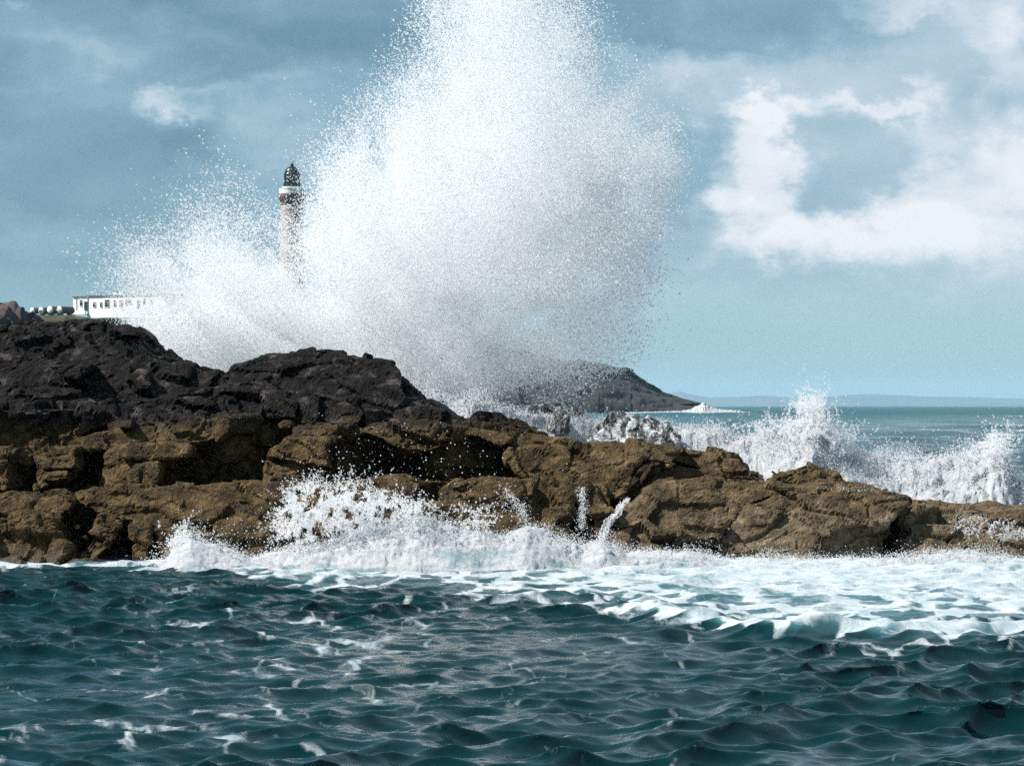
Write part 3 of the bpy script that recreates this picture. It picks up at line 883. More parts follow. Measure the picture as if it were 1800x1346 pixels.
def foam_bank(name, crest, front, back, samples, label, amp=1.0, thin=0.0, seed=0, nt=44, drops_n=0, lace=1.0):
    """a heap of churned white water: crest line (pixel, pixel, distance) with a front and a back slope"""
    cr = np.array(crest, float)
    xs = np.linspace(cr[0, 0], cr[-1, 0], samples)
    py = np.interp(xs, cr[:, 0], cr[:, 1]); Y = np.interp(xs, cr[:, 0], cr[:, 2])
    zc = CAMZ + (HY - py) * Y / F
    xc = (xs - HX) * Y / F
    t = np.linspace(-1, 1, nt)
    V = []
    for tt in t:
        if tt < 0:      # front slope, down to the water
            s = 1 - abs(tt)
            prof = s ** 0.8
            yy = Y - front * abs(tt) ** 1.2
        else:
            s = 1 - tt; prof = s ** 0.7; yy = Y + back * tt
        V.append(np.stack([xc * yy / Y, yy, -0.12 + (zc + 0.12) * prof], 1))
    V = np.array(V)                       # nt, samples, 3
    v = V.reshape(-1, 3)
    b = billow(v * np.array([1.1, .9, 1.3]), 5, 0.58, seed)
    f2 = fbm(v * 4.5, 4, 0.62, seed + 3)
    up = np.repeat(np.clip(1 - np.abs(t), 0, 1) ** 0.5, samples)
    d = amp * (0.55 * (b - 0.30) + 0.13 * f2)
    v = v + np.stack([0.5 * amp * 0.3 * f2, -d * 0.8, d * (0.35 + 0.65 * up)], 1)
    nt_, ns = nt, samples
    i = (np.arange(nt_ - 1)[:, None] * ns + np.arange(ns - 1)[None, :]).ravel()
    f = np.stack([i, i + 1, i + ns + 1, i + ns], 1)
    o = mesh_obj(name, v, f, FOAM, smooth=True)
    at = o.data.attributes.new('thin', 'FLOAT', 'POINT')
    at.data.foreach_set('value', (thin * (1 - up)).astype(np.float32))
    tag(o, label, 'foam', None, 'stuff')
    return v.reshape(nt, samples, 3), o


# breaking surge behind the rocks
surge, _ = foam_bank('breaking_surge', [(725, 690, 71), (790, 700, 71), (850, 712, 71), (900, 722, 71.5), (940, 732, 72), (1000, 738, 72), (1040, 742, 72), (1090, 745, 71.5), (1150, 748, 71), (1200, 752, 70.5),
                              (1260, 760, 70), (1320, 768, 69.5), (1370, 766, 69), (1400, 748, 69), (1428, 728, 69), (1448, 765, 69), (1480, 782, 69), (1520, 800, 69), (1570, 812, 69), (1620, 806, 69), (1680, 806, 69),
                              (1720, 800, 69), (1745, 782, 69), (1768, 800, 69), (1785, 850, 69), (1800, 845, 69), (1900, 830, 69), (2100, 840, 69)],
                     5.5, 3.0, 700, 'long wall of white surf breaking against the seaward side of the rocks', 0.75, 0.0, 4, 60)
churn, _ = foam_bank('churning_foam', [(250, 1000, 57.6), (292, 985, 57.8), (312, 950, 58.1), (335, 938, 58.2), (365, 958, 58.2), (440, 978, 58), (500, 968, 58.2), (560, 952, 58.4), (640, 930, 58.6), (700, 912, 58.7), (760, 910, 58.7),
                             (810, 928, 58.7), (850, 930, 58.7), (890, 938, 58.7), (925, 920, 58.8), (960, 928, 58.9), (990, 948, 59), (1020, 953, 59.2), (1060, 948, 59.3), (1100, 968, 59.3), (1160, 965, 59.3), (1215, 970, 59.4),
                             (1280, 985, 59.2), (1345, 980, 59.2), (1400, 985, 59.2), (1500, 987, 59.4), (1600, 982, 59.5), (1680, 968, 59.6), (1740, 978, 59.6), (1850, 982, 59.6), (2050, 985, 59.6)],
                     3.4, 1.2, 800, 'churned white foam piled along the foot of the brown rocks', 0.42, 0.9, 8, 46)


def edge_drops(name, crests, n, spread, rise, rmin, rmax, label, seed=0):
    pts = []
    for v, m in crests:
        nt, ns, _ = v.shape
        a = RNG.integers(0, ns, m); b = (nt * (0.30 + 0.30 * RNG.random(m))).astype(int)
        q = v[b, a].copy()
        q += RNG.normal(size=(m, 3)) * np.array([spread, spread, spread * 0.5])
        cl = np.clip(fbm(np.stack([q[:, 0] * 1.4, q[:, 1] * 0.3, q[:, 2] * 0], 1), 3, 0.6, seed) + 0.35, 0.02, 1)
        q[:, 2] += np.abs(RNG.normal(size=m)) ** 1.5 * rise * cl
        pts.append(q)
    p = np.concatenate(pts)
    r = rmin + (rmax - rmin) * RNG.random(len(p)) ** 3
    o = drops(name, p, r, len(p) // 6)
    tag(o, label, 'droplets', None, 'stuff')


edge_drops('surf_droplets', [(surge, 90000)], 0, 0.10, 0.20, 0.005, 0.016, 'white droplets flying off the crest of the surf wall', 3)
edge_drops('foam_droplets', [(churn, 30000)], 0, 0.09, 0.10, 0.004, 0.013, 'white droplets tossed above the churned foam at the rock foot', 5)


def lobes_drops(name, lobes, Y, sy, rmin, rmax, label, seed=0, clumps=9.0):
    P_ = []
    for (cx, cy, sx, s2, n) in lobes:
        # strands: short ballistic threads of drops
        sparse = n < 300
        n = n if sparse else n * 5
        m = n if sparse else max(1, n // 14)
        ox, oy = cx + RNG.normal(size=m) * sx, cy + RNG.normal(size=m) * s2
        ang = RNG.normal(size=m) * 0.9 + math.pi / 2
        ln = 1.6 * clumps * (0.4 + 1.6 * RNG.random(m))
        dy = RNG.normal(size=m)
        K_ = 1 if sparse else 14
        tt = RNG.random((m, K_))
        x = ox[:, None] + np.cos(ang)[:, None] * ln[:, None] * tt + RNG.normal(size=(m, K_)) * 0.8
        y = oy[:, None] - np.sin(ang)[:, None] * ln[:, None] * tt + RNG.normal(size=(m, K_)) * 0.8
        if not sparse:
            q_ = np.stack([x.ravel() / 24, y.ravel() / 30, np.zeros(x.size) + 0.2 * np.repeat(dy, K_)], 1)
            web = np.minimum(np.abs(fbm(q_, 3, 0.5, 44 + seed)), np.abs(fbm(q_ + 31.7, 3, 0.5, 51 + seed)))
            kp_ = (web < 0.075 + 0.10 * RNG.random(x.size) ** 2).reshape(x.shape)
        else:
            kp_ = np.ones(x.shape, bool)
        yy = Y + sy * (dy[:, None] + 0.1 * RNG.normal(size=(m, K_)))
        P_.append(np.stack([((x - HX) * Y / F).ravel(), yy.ravel(), (CAMZ + (HY - y) * Y / F).ravel()], 1)[kp_.ravel()])
    p = np.concatenate(P_)
    p = p[p[:, 2] > 0.0]
    r = rmin + (rmax - rmin) * RNG.random(len(p)) ** 3
    o = drops(name, p, r, len(p) // 6)
    tag(o, label, 'splash', None, 'stuff')


lobes_drops('low_splash', [(520, 930, 22, 26, 3200), (505, 895, 14, 14, 500), (545, 890, 16, 22, 1600), (570, 920, 30, 26, 2600), (610, 905, 24, 26, 2600), (600, 868, 28, 14, 700), (640, 925, 22, 24, 1900), (660, 890, 12, 16, 700),
                           (690, 900, 25, 14, 1100), (730, 905, 26, 12, 1000), (590, 840, 40, 22, 110), (690, 810, 120, 40, 160), (780, 860, 90, 30, 160), (830, 915, 24, 14, 700), (320, 950, 16, 14, 900), (420, 950, 40, 14, 260)],
            58.4, 0.5, 0.004, 0.016, 'filigree splash of white water leaping in front of the brown slab', 2)
lobes_drops('surf_jet', [(1425, 745, 13, 26, 4200), (1412, 770, 20, 20, 2600), (1400, 745, 22, 16, 320), (1450, 770, 24, 20, 1200), (1475, 785, 22, 18, 900), (1460, 745, 20, 26, 200), (1560, 785, 70, 14, 260), (1650, 790, 60, 12, 220),
                         (1735, 790, 20, 14, 900), (1755, 785, 16, 16, 700), (1760, 770, 22, 16, 160), (1360, 755, 26, 10, 500), (840, 700, 14, 8, 220), (1290, 760, 50, 8, 400)],
            68.6, 0.6, 0.005, 0.019, 'jet of white water bursting upward from the surf wall', 6)


# ------------------------------------------------------------------ rocks with water streaming off them, cascades
def washed_mat():
    m, k = mat('washed_rock')
    pos = k.node('ShaderNodeNewGeometry').outputs['Position']
    n = k.noise(k.mapping(pos, scale=(2.2, 1.0, 0.8), rot=(0, 0.5, 0)), 2.2, 7, 0.65, 0.8)
    f = k.step(n, 0.47, 0.58)
    rk = k.ramp(k.noise(pos, 3.0, 6, 0.65), [(0.3, (0.006, 0.006, 0.006, 1)), (0.7, (0.05, 0.04, 0.035, 1))])
    principled(k, k.mix(f, rk, (0.46, 0.48, 0.51, 1)), k.math('MULTIPLY_ADD', f, 0.4, 0.3), k.bump(k.math('ADD', n, k.noise(pos, 9.0, 5, 0.6)), 0.8, 0.08))
    return m


WASHED = washed_mat()
for poly, Y0, lean, lab in (
        ([(1030, 800), (1045, 760), (1075, 728), (1095, 722), (1135, 732), (1175, 748), (1195, 765), (1210, 800)], 69.2, .9, 'dark rock with white water streaming down it amid the surf'),
        ([(925, 790), (930, 722), (960, 712), (1000, 711), (1022, 722), (1045, 760), (1045, 790)], 72.6, .6, 'low dark rock veiled by falling white water under the far cliff'),
        ([(968, 760), (974, 728), (988, 722), (998, 732), (1000, 760)], 70.2, .3, 'small black rock poking out of the surf between washed rocks')):
    me = remeshed(prism_mesh([prism(poly, Y0, lean, 0.0, 1.6, 0.05)]), 0.06, 5)
    rough_up(me, 0.15, 2)
    me.materials.append(WASHED)
    o = bpy.data.objects.new('washed_rock', me); COL.objects.link(o)
    tag(o, lab, 'rock', 'rocks awash in the surf')


def cascade(path, Y, n, wid, label):
    """white water falling down a rock: a dense stream of drops along a line of photo pixels, spreading as it drops"""
    pth = np.array(path, float)
    seg = np.r_[0, np.cumsum(np.hypot(*np.diff(pth, axis=0).T))]; seg /= seg[-1]
    t = RNG.random(n)
    lane = RNG.integers(0, 7, n)                       # separate threads of water
    off = (np.array([-1, -.6, -.3, 0, .25, .65, 1])[lane] + 0.16 * RNG.normal(size=n)) * wid * (0.45 + 0.75 * t)
    px = np.interp(t, seg, pth[:, 0]) + off + 2.0 * vnoise(np.stack([t * 9, lane * 3.0, t * 0], 1), 4)
    py = np.interp(t, seg, pth[:, 1]) + 1.2 * RNG.normal(size=n)
    keep = vnoise(np.stack([t * 14, lane * 7.0, t * 0], 1), 9) > -0.35
    px, py, t = px[keep], py[keep], t[keep]
    yy = Y[0] + (Y[1] - Y[0]) * t + 0.05 * RNG.normal(size=len(t))
    p = np.stack([(px - HX) * yy / F, yy, CAMZ + (HY - py) * yy / F], 1)
    o = drops('cascade', p, 0.004 + 0.008 * RNG.random(len(p)) ** 2, len(p) // 5)
    tag(o, label, 'cascade', None, 'stuff')


cascade([(1104, 876), (1090, 890), (1083, 903), (1072, 915), (1064, 932), (1058, 952)], (60.5, 59.2), 2300, 8, 'broad white cascade pouring down the cleft beside the largest boulder')
cascade([(1024, 856), (1022, 872), (1025, 890), (1024, 930)], (60.6, 59.6), 520, 6, 'thin white trickle falling over a dark cleft in the brown ledge')
cascade([(888, 858), (896, 872), (912, 888), (920, 905), (926, 922)], (60.3, 59.1), 700, 10, 'small fan of white water spilling onto a low wet ledge')
lobes_drops('cascade_drops', [(1024, 905, 5, 20, 260), (1022, 870, 6, 8, 160), (890, 885, 8, 16, 160), (918, 900, 8, 10, 240), (905, 918, 24, 3, 200), (1240, 960, 18, 8, 60), (1740, 930, 30, 8, 500), (1705, 915, 16, 5, 260), (1770, 940, 24, 5, 300),
                              (1500, 862, 26, 1.5, 90)], 59.6, 0.05, 0.004, 0.012, 'drops and trickles of white water running off the brown ledges', 9, 4.0)

# ------------------------------------------------------------------ far land
def terrain(name, px0, px1, prof, Y, depth, mat_, nx, ny, rough, seed, foot=None, nsc=0.05):
    """a ridge of land: skyline (pixel, pixel) at distance Y, falling to the water at its front and back"""
    xs = np.linspace(px0, px1, nx)
    sk = np.interp(xs, *zip(*prof))
    zc = CAMZ + (HY - sk) * Y / F
    V = []
    for t in np.linspace(0, 1, ny):
        if t < 0.45:
            u = t / 0.45; z = -0.5 + (zc + 0.5) * (u ** 0.55); yy = Y - depth * 0.45 * (1 - u)
        else:
            u = (t - 0.45) / 0.55; z = zc * (1 - 0.6 * u); yy = Y + depth * u
        V.append(np.stack([(xs - HX) * Y / F, np.full(nx, yy), z], 1))
    v = np.array(V).reshape(-1, 3)
    a, g = chunk(v * nsc, seed)
    fb = fbm(v * nsc * 2.2, 5, 0.58, seed + 3)
    h = np.clip(v[:, 2] / max(1e-3, zc.max()), 0.05, 1)
    d = rough * (0.5 * a + 0.8 * fb)
    v = v + np.stack([d * 0.5, -d, 0.35 * d * np.sqrt(h)], 1)
    i = (np.arange(ny - 1)[:, None] * nx + np.arange(nx - 1)[None, :]).ravel()
    f = np.stack([i, i + 1, i + nx + 1, i + nx], 1)
    return tag(mesh_obj(name, v, f, mat_), kind='structure')


def cliff_mat():
    m, k = mat('headland_rock')
    pos = k.node('ShaderNodeNewGeometry').outputs['Position']
    n = k.noise(k.mapping(pos, scale=(1, 1, 0.5)), 0.12, 7, 0.65, 0.5)
    col = k.ramp(n, [(0.3, (0.003, 0.003, 0.003, 1)), (0.5, (0.008, 0.0075, 0.0075, 1)), (0.66, (0.02, 0.018, 0.017, 1)), (0.8, (0.07, 0.06, 0.055, 1))])
    principled(k, col, 0.85, k.bump(k.noise(pos, 0.4, 6, 0.65), 0.8, 1.5))
    return m


def hill_mat(name, c0, c1, sc_=0.02):
    m, k = mat(name)
    pos = k.node('ShaderNodeNewGeometry').outputs['Position']
    n = k.noise(pos, sc_, 7, 0.6, 0.3)
    principled(k, k.ramp(n, [(0.3, c0), (0.7, c1)]), 0.9)
    return m


CLIFF = cliff_mat()
terrain('cliff_headland', 640, 1236, [(640, 575), (700, 580), (760, 588), (800, 596), (850, 606), (890, 612), (930, 618), (960, 624), (985, 628), (1000, 634), (1020, 631), (1050, 634), (1080, 645), (1110, 657), (1130, 670),
        (1155, 684), (1170, 692), (1195, 700), (1215, 705), (1228, 713), (1236, 722)], 1300, 110, CLIFF, 340, 70, 5.0, 7, nsc=0.06)
terrain('distant_hills', 700, 2400, [(700, 703), (1000, 700), (1150, 696), (1180, 690), (1195, 687), (1215, 692), (1250, 698), (1300, 697), (1345, 694), (1380, 697), (1450, 697), (1490, 694), (1540, 693), (1580, 695), (1620, 698), (1700, 698), (1800, 700), (2000, 698), (2400, 702)],
        24000, 900, hill_mat('far_hill', (0.015, 0.02, 0.016, 1), (0.04, 0.04, 0.03, 1), 0.002), 300, 24, 25.0, 3, nsc=0.002)
GRASSHILL = hill_mat('coastal_turf', (0.012, 0.016, 0.006, 1), (0.036, 0.042, 0.014, 1), 0.25)
terrain('grassy_point', -700, 760, [(-700, 540), (-300, 548), (40, 553), (120, 552), (165, 558.5), (300, 560), (420, 556), (560, 558), (640, 590), (720, 640), (760, 715)], 712, 70, GRASSHILL, 220, 60, 1.0, 5, nsc=0.12)
KNOLL = hill_mat('knoll_rock', (0.008, 0.006, 0.006, 1), (0.07, 0.047, 0.042, 1), 0.6)
terrain('rocky_knoll', -600, 75, [(-600, 500), (-200, 512), (-60, 520), (0, 527), (12, 529), (25, 534), (36, 541), (48, 547), (60, 553), (75, 562)], 560, 30, KNOLL, 200, 50, 2.2, 9, nsc=0.25)

foam_bank('headland_surf', [(1090, 726, 1240), (1150, 724, 1240), (1195, 723, 1240), (1215, 719, 1240), (1228, 712, 1240), (1236, 707, 1240), (1248, 714, 1240), (1262, 719, 1240), (1290, 722, 1240), (1330, 727, 1240)], 14, 10, 260,
          'white surf bursting at the tip of the distant headland', 2.2, 0.0, 6, 30)
# ------------------------------------------------------------------ lighthouse
K = 720 / F                                    # metres per photo pixel at the lighthouse
GRAN = simple_mat('granite', (0.34, 0.28, 0.26, 1), 0.85, 0.2, 1.2)
GRAN_D = simple_mat('dark_granite', (0.17, 0.115, 0.10, 1), 0.85, 0.3, 1.5)
WHITE = simple_mat('white_paint', (0.80, 0.79, 0.77, 1), 0.55, 0.04, 0.8)
BLACK = simple_mat('black_paint', (0.012, 0.014, 0.014, 1), 0.25, 0.1, 2.0)
GREY = simple_mat('grey_trim', (0.12, 0.12, 0.12, 1), 0.6)
RED = simple_mat('rusty_red', (0.19, 0.045, 0.03, 1), 0.6, 0.2)


def glass_mat():
    m, k = mat('window_glass')
    principled(k, (0.012, 0.016, 0.018, 1), 0.06, None, Specular_IOR_Level=0.8)
    return m


def lantern_mat():
    m, k = mat('lantern_glass')
    g = k.node('ShaderNodeBsdfGlossy'); g.inputs[0].default_value = (0.6, 0.65, 0.65, 1); g.inputs[1].default_value = 0.08
    t = k.node('ShaderNodeBsdfTransparent'); t.inputs[0].default_value = (0.42, 0.50, 0.50, 1)
    mx = k.node('ShaderNodeMixShader'); mx.inputs[0].default_value = 0.12
    k.l.new(t.outputs[0], mx.inputs[1]); k.l.new(g.outputs[0], mx.inputs[2]); k.l.new(mx.outputs[0], k.out.inputs[0])
    return m


GLASS = glass_mat(); LANTERN = lantern_mat()


def make_lighthouse():
    c = P(513.5, 560, 720)
    base = c[2]
    z = lambda py: CAMZ + (HY - py) * K - base
    t = empty('lighthouse', (c[0], 720, base))
    tag(t, 'tall pale granite lighthouse with white gallery and black domed lantern', 'lighthouse')
    bm = bmesh.new()
    lathe(bm, [(3.7, z(566)), (3.6, z(556)), (3.3, z(554)), (3.12, z(545)), (2.80, z(450)), (2.60, z(364)), (2.60, z(360))], 48)
    bm_obj('tower', bm, GRAN, t, True)
    bm = bmesh.new()
    lathe(bm, [(2.58, z(362)), (2.75, z(360)), (2.78, z(357)), (2.62, z(356.5))], 48)
    bm_obj('string_course', bm, GRAN_D, t)
    bm = bmesh.new()
    for i in range(26):
        a = 2 * math.pi * i / 26
        m = Matrix.Rotation(a, 4, 'Z')
        s0 = len(bm.verts)
        bm.verts.ensure_lookup_table()
        box(bm, 2.55, 2.95, -0.17, 0.17, z(354.8), z(350.0)); bm.verts.ensure_lookup_table()
        box(bm, 2.56, 3.15, -0.165, 0.165, z(352.0), z(347.5)); bm.verts.ensure_lookup_table()
        bmesh.ops.transform(bm, matrix=m, verts=bm.verts[s0:])
    tag(bm_obj('corbel_table', bm, GRAN_D, t), kind='stuff')
    bm = bmesh.new()
    lathe(bm, [(2.61, z(356.4)), (2.61, z(347.4)), (3.05, z(347.3)), (3.16, z(345)), (3.16, z(341.2)), (2.4, z(341.1))], 48)
    bm_obj('cornice', bm, GRAN_D, t)
    bm = bmesh.new()
    lathe(bm, [(3.0, z(341.0)), (3.02, z(333.2)), (3.08, z(333.0)), (3.08, z(332.0)), (2.86, z(331.9)), (2.84, z(338.0)), (1.9, z(338.2))], 48)
    bm_obj('gallery_parapet', bm, WHITE, t)
    bm = bmesh.new()
    lathe(bm, [(2.25, z(338.4)), (2.25, z(330.2)), (2.32, z(330.0)), (2.32, z(328.8)), (1.9, z(328.6))], 40)
    bm_obj('lantern_base', bm, WHITE, t)
    bm = bmesh.new()
    lathe(bm, [(1.74, z(328.4)), (1.74, z(307.4))], 16)
    g = bm_obj('lantern_glazing', bm, LANTERN, t)
    # glazing bars
    for i in range(12):
        a = 2 * math.pi * (i + 0.35) / 12
        bm = bmesh.new()
        tube(bm, (1.80 * math.cos(a), 1.80 * math.sin(a), z(328.5)), (1.80 * math.cos(a), 1.80 * math.sin(a), z(307.2)), 0.085, 6)
        bm_obj('glazing_bar', bm, BLACK, g)
    for zz in (314.5, 321.5):
        bm = bmesh.new()
        lathe(bm, [(1.78, z(zz + .4)), (1.88, z(zz + .4)), (1.88, z(zz - .4)), (1.78, z(zz - .4))], 32)
        bm_obj('glazing_ring', bm, BLACK, g)
    bm = bmesh.new()
    lathe(bm, [(0.35, z(328)), (0.95, z(325)), (1.1, z(318)), (0.95, z(311)), (0.4, z(308))], 24)
    bm_obj('lamp_lens', bm, BLACK, t, True)
    bm = bmesh.new()
    R = 1.86
    prof = [(R, z(307.6)), (R + .12, z(307.2)), (R + .12, z(306.2)), (R - .02, z(306.0))]
    for k in range(1, 9):
        a = k / 9 * math.pi / 2
        prof.append((R * math.cos(a) * 0.99, z(306.0) + (z(292.3) - z(306.0)) * math.sin(a)))
    prof += [(0.34, z(292.0)), (0.36, z(291.0)), (0.52, z(290.6)), (0.46, z(289.2)), (0.20, z(288.8))]
    lathe(bm, prof, 32)
    d = bm_obj('dome', bm, BLACK, t, True)
    bm = bmesh.new()
    lathe(bm, [(0.22, z(288.9)), (0.28, z(288.0)), (0.22, z(287.2)), (0.07, z(286.9)), (0.05, z(283.5))], 12)
    bm_obj('ventilator', bm, BLACK, d)
    bm = bmesh.new()
    box(bm, 0.04, 0.42, -0.02, 0.02, z(285.0), z(283.8)); box(bm, -0.2, 0.04, -0.02, 0.02, z(284.6), z(284.2))
    bm_obj('weather_vane', bm, BLACK, d)
    # gallery rail round the lantern
    bm = bmesh.new()
    for zz in (322.6, 325.2):
        for i in range(24):
            a, b = 2 * math.pi * i / 24, 2 * math.pi * (i + 1) / 24
            tube(bm, (2.12 * math.cos(a), 2.12 * math.sin(a), z(zz)), (2.12 * math.cos(b), 2.12 * math.sin(b), z(zz)), 0.035, 5)
    for i in range(12):
        a = 2 * math.pi * i / 12
        tube(bm, (2.12 * math.cos(a), 2.12 * math.sin(a), z(329)), (2.12 * math.cos(a), 2.12 * math.sin(a), z(322.2)), 0.035, 5)
    bm_obj('gallery_rail', bm, BLACK, t)
    # slit windows up the shaft
    for py in (378, 425, 472, 519):
        bm = bmesh.new()
        box(bm, -0.28, 0.28, -3.2, -2.4, z(py + 5), z(py - 5))
        w = bm_obj('window', bm, GLASS, t)
        w.rotation_euler = (0, 0, math.radians(28))


make_lighthouse()


# ------------------------------------------------------------------ keepers' buildings, tanks
def make_station():
    Yb = 705.0
    kb = Yb / F
    X = lambda px: (px - HX) * kb
    Z = lambda py: CAMZ + (HY - py) * kb
    x0, zb = X(128.5), Z(558.5)
    ROT = math.radians(-32)
    t = empty('white_station_building', (x0, Yb, zb), ROT)
    tag(t, 'long white flat-roofed building with small dark windows beside the tanks', 'building')
    U = lambda px: (X(px) - x0) / math.cos(ROT)
    W = lambda py: Z(py) - zb

    def wallbox(name, a, b, y0, y1, lo, hi, m, parent=t):
        bm = bmesh.new(); box(bm, a, b, y0, y1, lo, hi)
        bmesh.ops.bevel(bm, geom=bm.edges[:], offset=0.03, segments=1)
        return bm_obj(name, bm, m, parent)
    wallbox('wall', U(128.5), U(165), 0, 8, W(552), W(522.8), WHITE)
    fr = wallbox('front_wing', U(165), U(310), -1.6, 8, W(560), W(522.6), WHITE)
    r = wallbox('roof', U(128), U(165.2), -0.25, 8.2, W(522.6), W(521), GREY)
    wallbox('roof', U(165.4), U(310.5), -1.85, 8.2, W(522.4), W(520.8), GREY)
    wallbox('garden_wall', U(115), U(164.5), -2.4, -1.95, W(553.5), W(546.6), WHITE)
    wallbox('drainpipe', U(135.3), U(136.0), -0.12, -0.02, W(548), W(523), GREY)
    wallbox('drainpipe', U(165.6), U(166.3), -1.75, -1.62, W(557), W(524), GREY)

    def opening(a, b, hi, lo, yf, kind='window'):
        w = wallbox(kind, U(a), U(b), yf - 0.05, yf + 0.1, W(lo), W(hi), GLASS)
        fw = 0.06
        bm = bmesh.new()
        box(bm, U(a) - fw, U(a), yf - 0.09, yf, W(lo) - fw, W(hi) + fw); box(bm, U(b), U(b) + fw, yf - 0.09, yf, W(lo) - fw, W(hi) + fw)
        box(bm, U(a), U(b), yf - 0.088, yf, W(hi), W(hi) + fw); box(bm, U(a), U(b), yf - 0.12, yf, W(lo) - fw * 1.5, W(lo))
        if kind == 'window':
            m = W(hi) + (W(lo) - W(hi)) * 0.3
            box(bm, U(a), U(b), yf - 0.085, yf - 0.051, m - 0.03, m + 0.03)
        bm_obj('frame', bm, WHITE if kind == 'window' else GREY, w)
        return w
    opening(141.5, 147, 528, 538, 0); opening(150.5, 157.5, 531, 546, 0, 'door')
    for a, b, hi, lo in ((175.5, 181, 533, 541), (189, 193, 533, 541), (198, 207, 529, 541.5), (215, 219, 530, 540), (225, 232, 530, 541), (237, 241, 529.5, 538), (242.6, 247, 529.5, 538), (270, 274.5, 528, 537.5), (283, 288, 529, 538)):
        opening(a, b, hi, lo, -1.6)
    opening(259, 264, 530.5, 545.5, -1.6, 'door')
    for a, b, hi in ((151.7, 154.3, 516.2), (157.3, 159.8, 516.4), (164.8, 167.4, 517.8)):
        c = (U(a) + U(b)) / 2
        bm = bmesh.new(); rr = (U(b) - U(a)) / 2
        lathe(bm, [(rr, W(521.0)), (rr, W(hi + .8)), (rr * 1.2, W(hi + .7)), (rr * 1.2, W(hi))], 12, c, 4)
        bm_obj('roof_vent', bm, WHITE, t)
    for a, b, hi in ((190, 195.5, 514.8), (200.2, 206, 515.4)):
        c = (U(a) + U(b)) / 2; rr = (U(b) - U(a)) / 2
        v = wallbox('chimney', U(a), U(b), 3, 4.3, W(521.0), W(hi), WHITE)
        bm = bmesh.new()
        lathe(bm, [(0.17, W(hi)), (0.2, W(hi - 2.2)), (0.14, W(hi - 2.3))], 10, c + 0.1, 3.6)
        bm_obj('chimney_pot', bm, GREY, v)
    # boundary wall and slated cottage nearer the tower
    c2 = P(395, 556, 716)
    w = empty('boundary_wall', (c2[0], 716, c2[2] - 0.6))
    tag(w, 'long low pale wall running to the foot of the lighthouse', 'wall')
    kk = 716 / F
    bm = bmesh.new(); box(bm, -100 * kk, 100 * kk, -0.3, 0.3, 0, 3.2)
    bm_obj('masonry', bm, WHITE, w)
    bm = bmesh.new(); box(bm, -100.5 * kk, 100.5 * kk, -0.38, 0.38, 3.2, 3.36)
    bm_obj('coping', bm, GREY, w)
    c3 = P(402, 556, 728)
    h = empty('keeper_cottage', (c3[0], 728, c3[2] - 0.5))
    tag(h, 'small red-brown roofed cottage behind the wall beside the lighthouse', 'cottage')
    bm = bmesh.new(); box(bm, -4.4, 4.4, 0, 6, 0, 4.4)
    bm_obj('wall', bm, GRAN, h)
    bm = bmesh.new()
    vs = [bm.verts.new(p) for p in ((-4.7, -.3, 4.4), (4.7, -.3, 4.4), (4.7, 6.3, 4.4), (-4.7, 6.3, 4.4), (-4.5, 3, 7.0), (4.5, 3, 7.0))]
    for f in ((0, 1, 5, 4), (2, 3, 4, 5), (1, 2, 5), (3, 0, 4), (3, 2, 1, 0)): bm.faces.new([vs[i] for i in f])
    rf = bm_obj('roof', bm, simple_mat('brown_slate', (0.11, 0.055, 0.045, 1), 0.8), h)
    bm = bmesh.new(); box(bm, -4.2, -3.2, 2.5, 3.5, 6.2, 8.0)
    bm_obj('chimney', bm, GRAN_D, rf)

    # pressure tanks lying on cradles
    Yt = 690.0; kt = Yt / F
    TANKB = simple_mat('tank_dark_side', (0.05, 0.04, 0.04, 1), 0.6)
    labels = ['small white-ended pressure tank lying next to the rocky knoll', 'white-ended pressure tank with a dark red heart on its end',
              'plain white-ended pressure tank lying after the one with the heart', 'white-ended pressure tank with a dark slot and yellow patch on its end']
    YEL = simple_mat('yellow_patch', (0.45, 0.36, 0.12, 1), 0.6)
    for i, (cx, cy, rp) in enumerate(((56.8, 546, 5.2), (72.3, 546, 6.0), (88, 544.8, 6.6), (104.5, 544.8, 6.6))):
        r = rp * kt
        q = P(cx, cy, Yt)
        t = empty('pressure_tank', (q[0], Yt, q[2] - r - 0.25), math.radians(-32))
        tag(t, labels[i], 'tank', 'pressure tanks beside the white building')
        zc = r + 0.25

        def cyl(bm, prof):
            n = 28; rings = []
            for rr, yy in prof:
                rings.append([bm.verts.new((rr * math.cos(2 * math.pi * j / n), yy, zc + rr * math.sin(2 * math.pi * j / n))) for j in range(n)])
            for a, b in zip(rings, rings[1:]):
                for j in range(n): bm.faces.new((a[j], b[j], b[(j + 1) % n], a[(j + 1) % n]))
            bm.faces.new(rings[0]); bm.faces.new(rings[-1][::-1])
            bmesh.ops.recalc_face_normals(bm, faces=bm.faces[:])
        bm = bmesh.new(); cyl(bm, [(r, 0.0), (r, 4.2), (r * .8, 4.5), (r * .3, 4.65)])
        bm_obj('shell', bm, TANKB, t, False)
        bm = bmesh.new(); cyl(bm, [(r * .12, -0.36), (r * .5, -0.30), (r * .85, -0.16), (r * 1.01, -0.004)])
        e = bm_obj('end_cap', bm, WHITE, t, True)
        for yy in (0.6, 3.4):
            bm = bmesh.new(); box(bm, -r * .7, r * .7, yy - .2, yy + .2, 0, 0.5)
            bm_obj('cradle', bm, GREY, t)
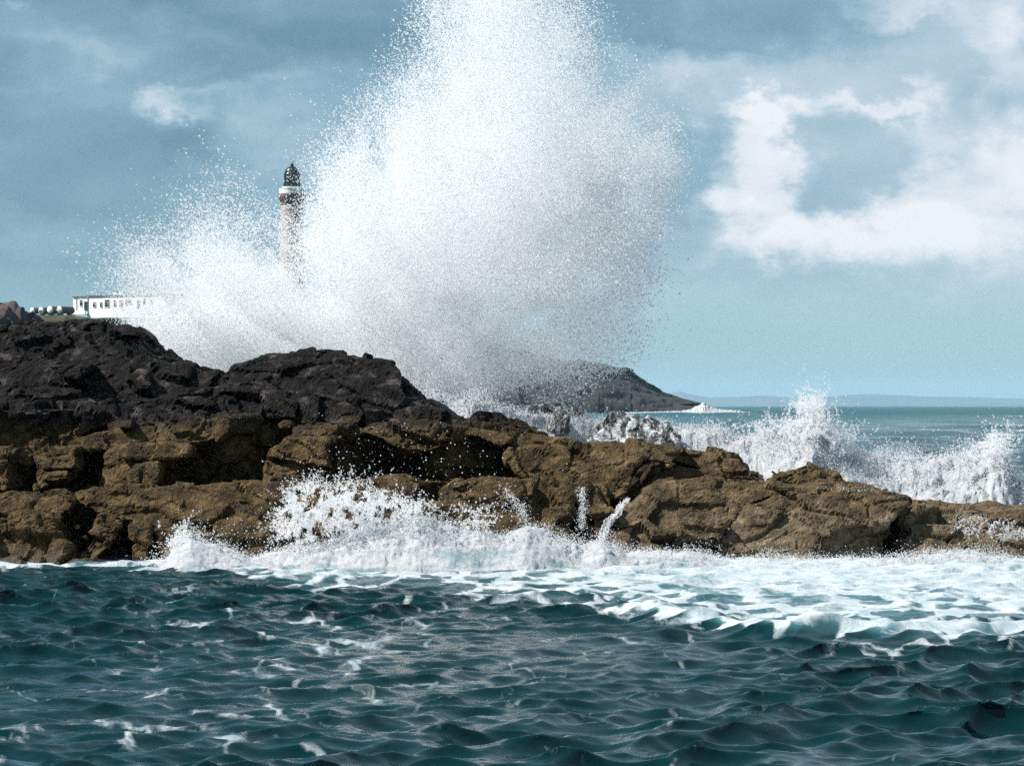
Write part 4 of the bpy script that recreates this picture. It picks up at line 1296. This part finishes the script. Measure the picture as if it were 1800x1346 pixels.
        if i == 1:
            bm = bmesh.new()
            vs = []
            for j in range(36):
                a = 2 * math.pi * j / 36
                hx = 16 * math.sin(a) ** 3; hz = 13 * math.cos(a) - 5 * math.cos(2 * a) - 2 * math.cos(3 * a) - math.cos(4 * a)
                vs.append((hx * r * 0.032, zc - 0.12 + hz * r * 0.032))
            a0 = [bm.verts.new((x_, -0.42, z_)) for x_, z_ in vs]; a1 = [bm.verts.new((x_, -0.2, z_)) for x_, z_ in vs]
            bm.faces.new(a0)
            for j in range(36): bm.faces.new((a0[j], a1[j], a1[(j + 1) % 36], a0[(j + 1) % 36]))
            bmesh.ops.recalc_face_normals(bm, faces=bm.faces[:])
            bm_obj('heart_mark', bm, RED, t)
        if i == 3:
            bm = bmesh.new(); box(bm, -r * .52, -r * .36, -0.36, -0.2, zc - r * .6, zc + r * .6)
            bm_obj('slot', bm, BLACK, t)
            bm = bmesh.new(); box(bm, -r * .05, r * .25, -0.40, -0.3, zc - r * .35, zc + r * .1)
            bm_obj('yellow_mark', bm, YEL, t)
    # low dark shed wall between the tanks and the building
    q = P(121, 549, 712)
    sh = empty('low_shed', (q[0], 712, q[2] - 1))
    tag(sh, 'low dark shed between the tanks and the white building', 'shed')
    bm = bmesh.new(); box(bm, -10 * 712 / F, 8 * 712 / F, 0, 3, 0, 2.15)
    bm_obj('wall', bm, GREY, sh)
    bm = bmesh.new(); box(bm, -10.4 * 712 / F, 8.4 * 712 / F, -.15, 3.1, 2.15, 2.3)
    bm_obj('roof', bm, GRAN_D, sh)


make_station()

# marker buoy out on the water
yb = water_Y(748)
b = P(1331.5, 748, yb)
t = empty('marker_buoy', (b[0], yb, 0))
tag(t, 'tiny dark marker buoy with a pole floating on the open sea', 'buoy')
bm = bmesh.new(); lathe(bm, [(0.05, -0.3), (0.22, -0.1), (0.26, 0.15), (0.16, 0.34), (0.05, 0.4)], 12)
bm_obj('float', bm, BLACK, t, True)
bm = bmesh.new(); tube(bm, (0, 0, 0.38), (0, 0, 0.75), 0.03, 6)
bm_obj('pole', bm, BLACK, t)

# ------------------------------------------------------------------ haze
bm = bmesh.new()
box(bm, -16000, 16000, -200, 26500, -6, 190)
m, k = mat('haze_air')
pv = k.node('ShaderNodeVolumePrincipled')
pv.inputs['Color'].default_value = (0.50, 0.76, 0.95, 1)
pv.inputs['Density'].default_value = 0.00004
pv.inputs['Anisotropy'].default_value = 0.0
k.l.new(pv.outputs[0], k.out.inputs[1])
hz = bm_obj('haze', bm, m)
tag(hz, 'thin blue sea haze filling the air', 'haze', None, 'stuff')
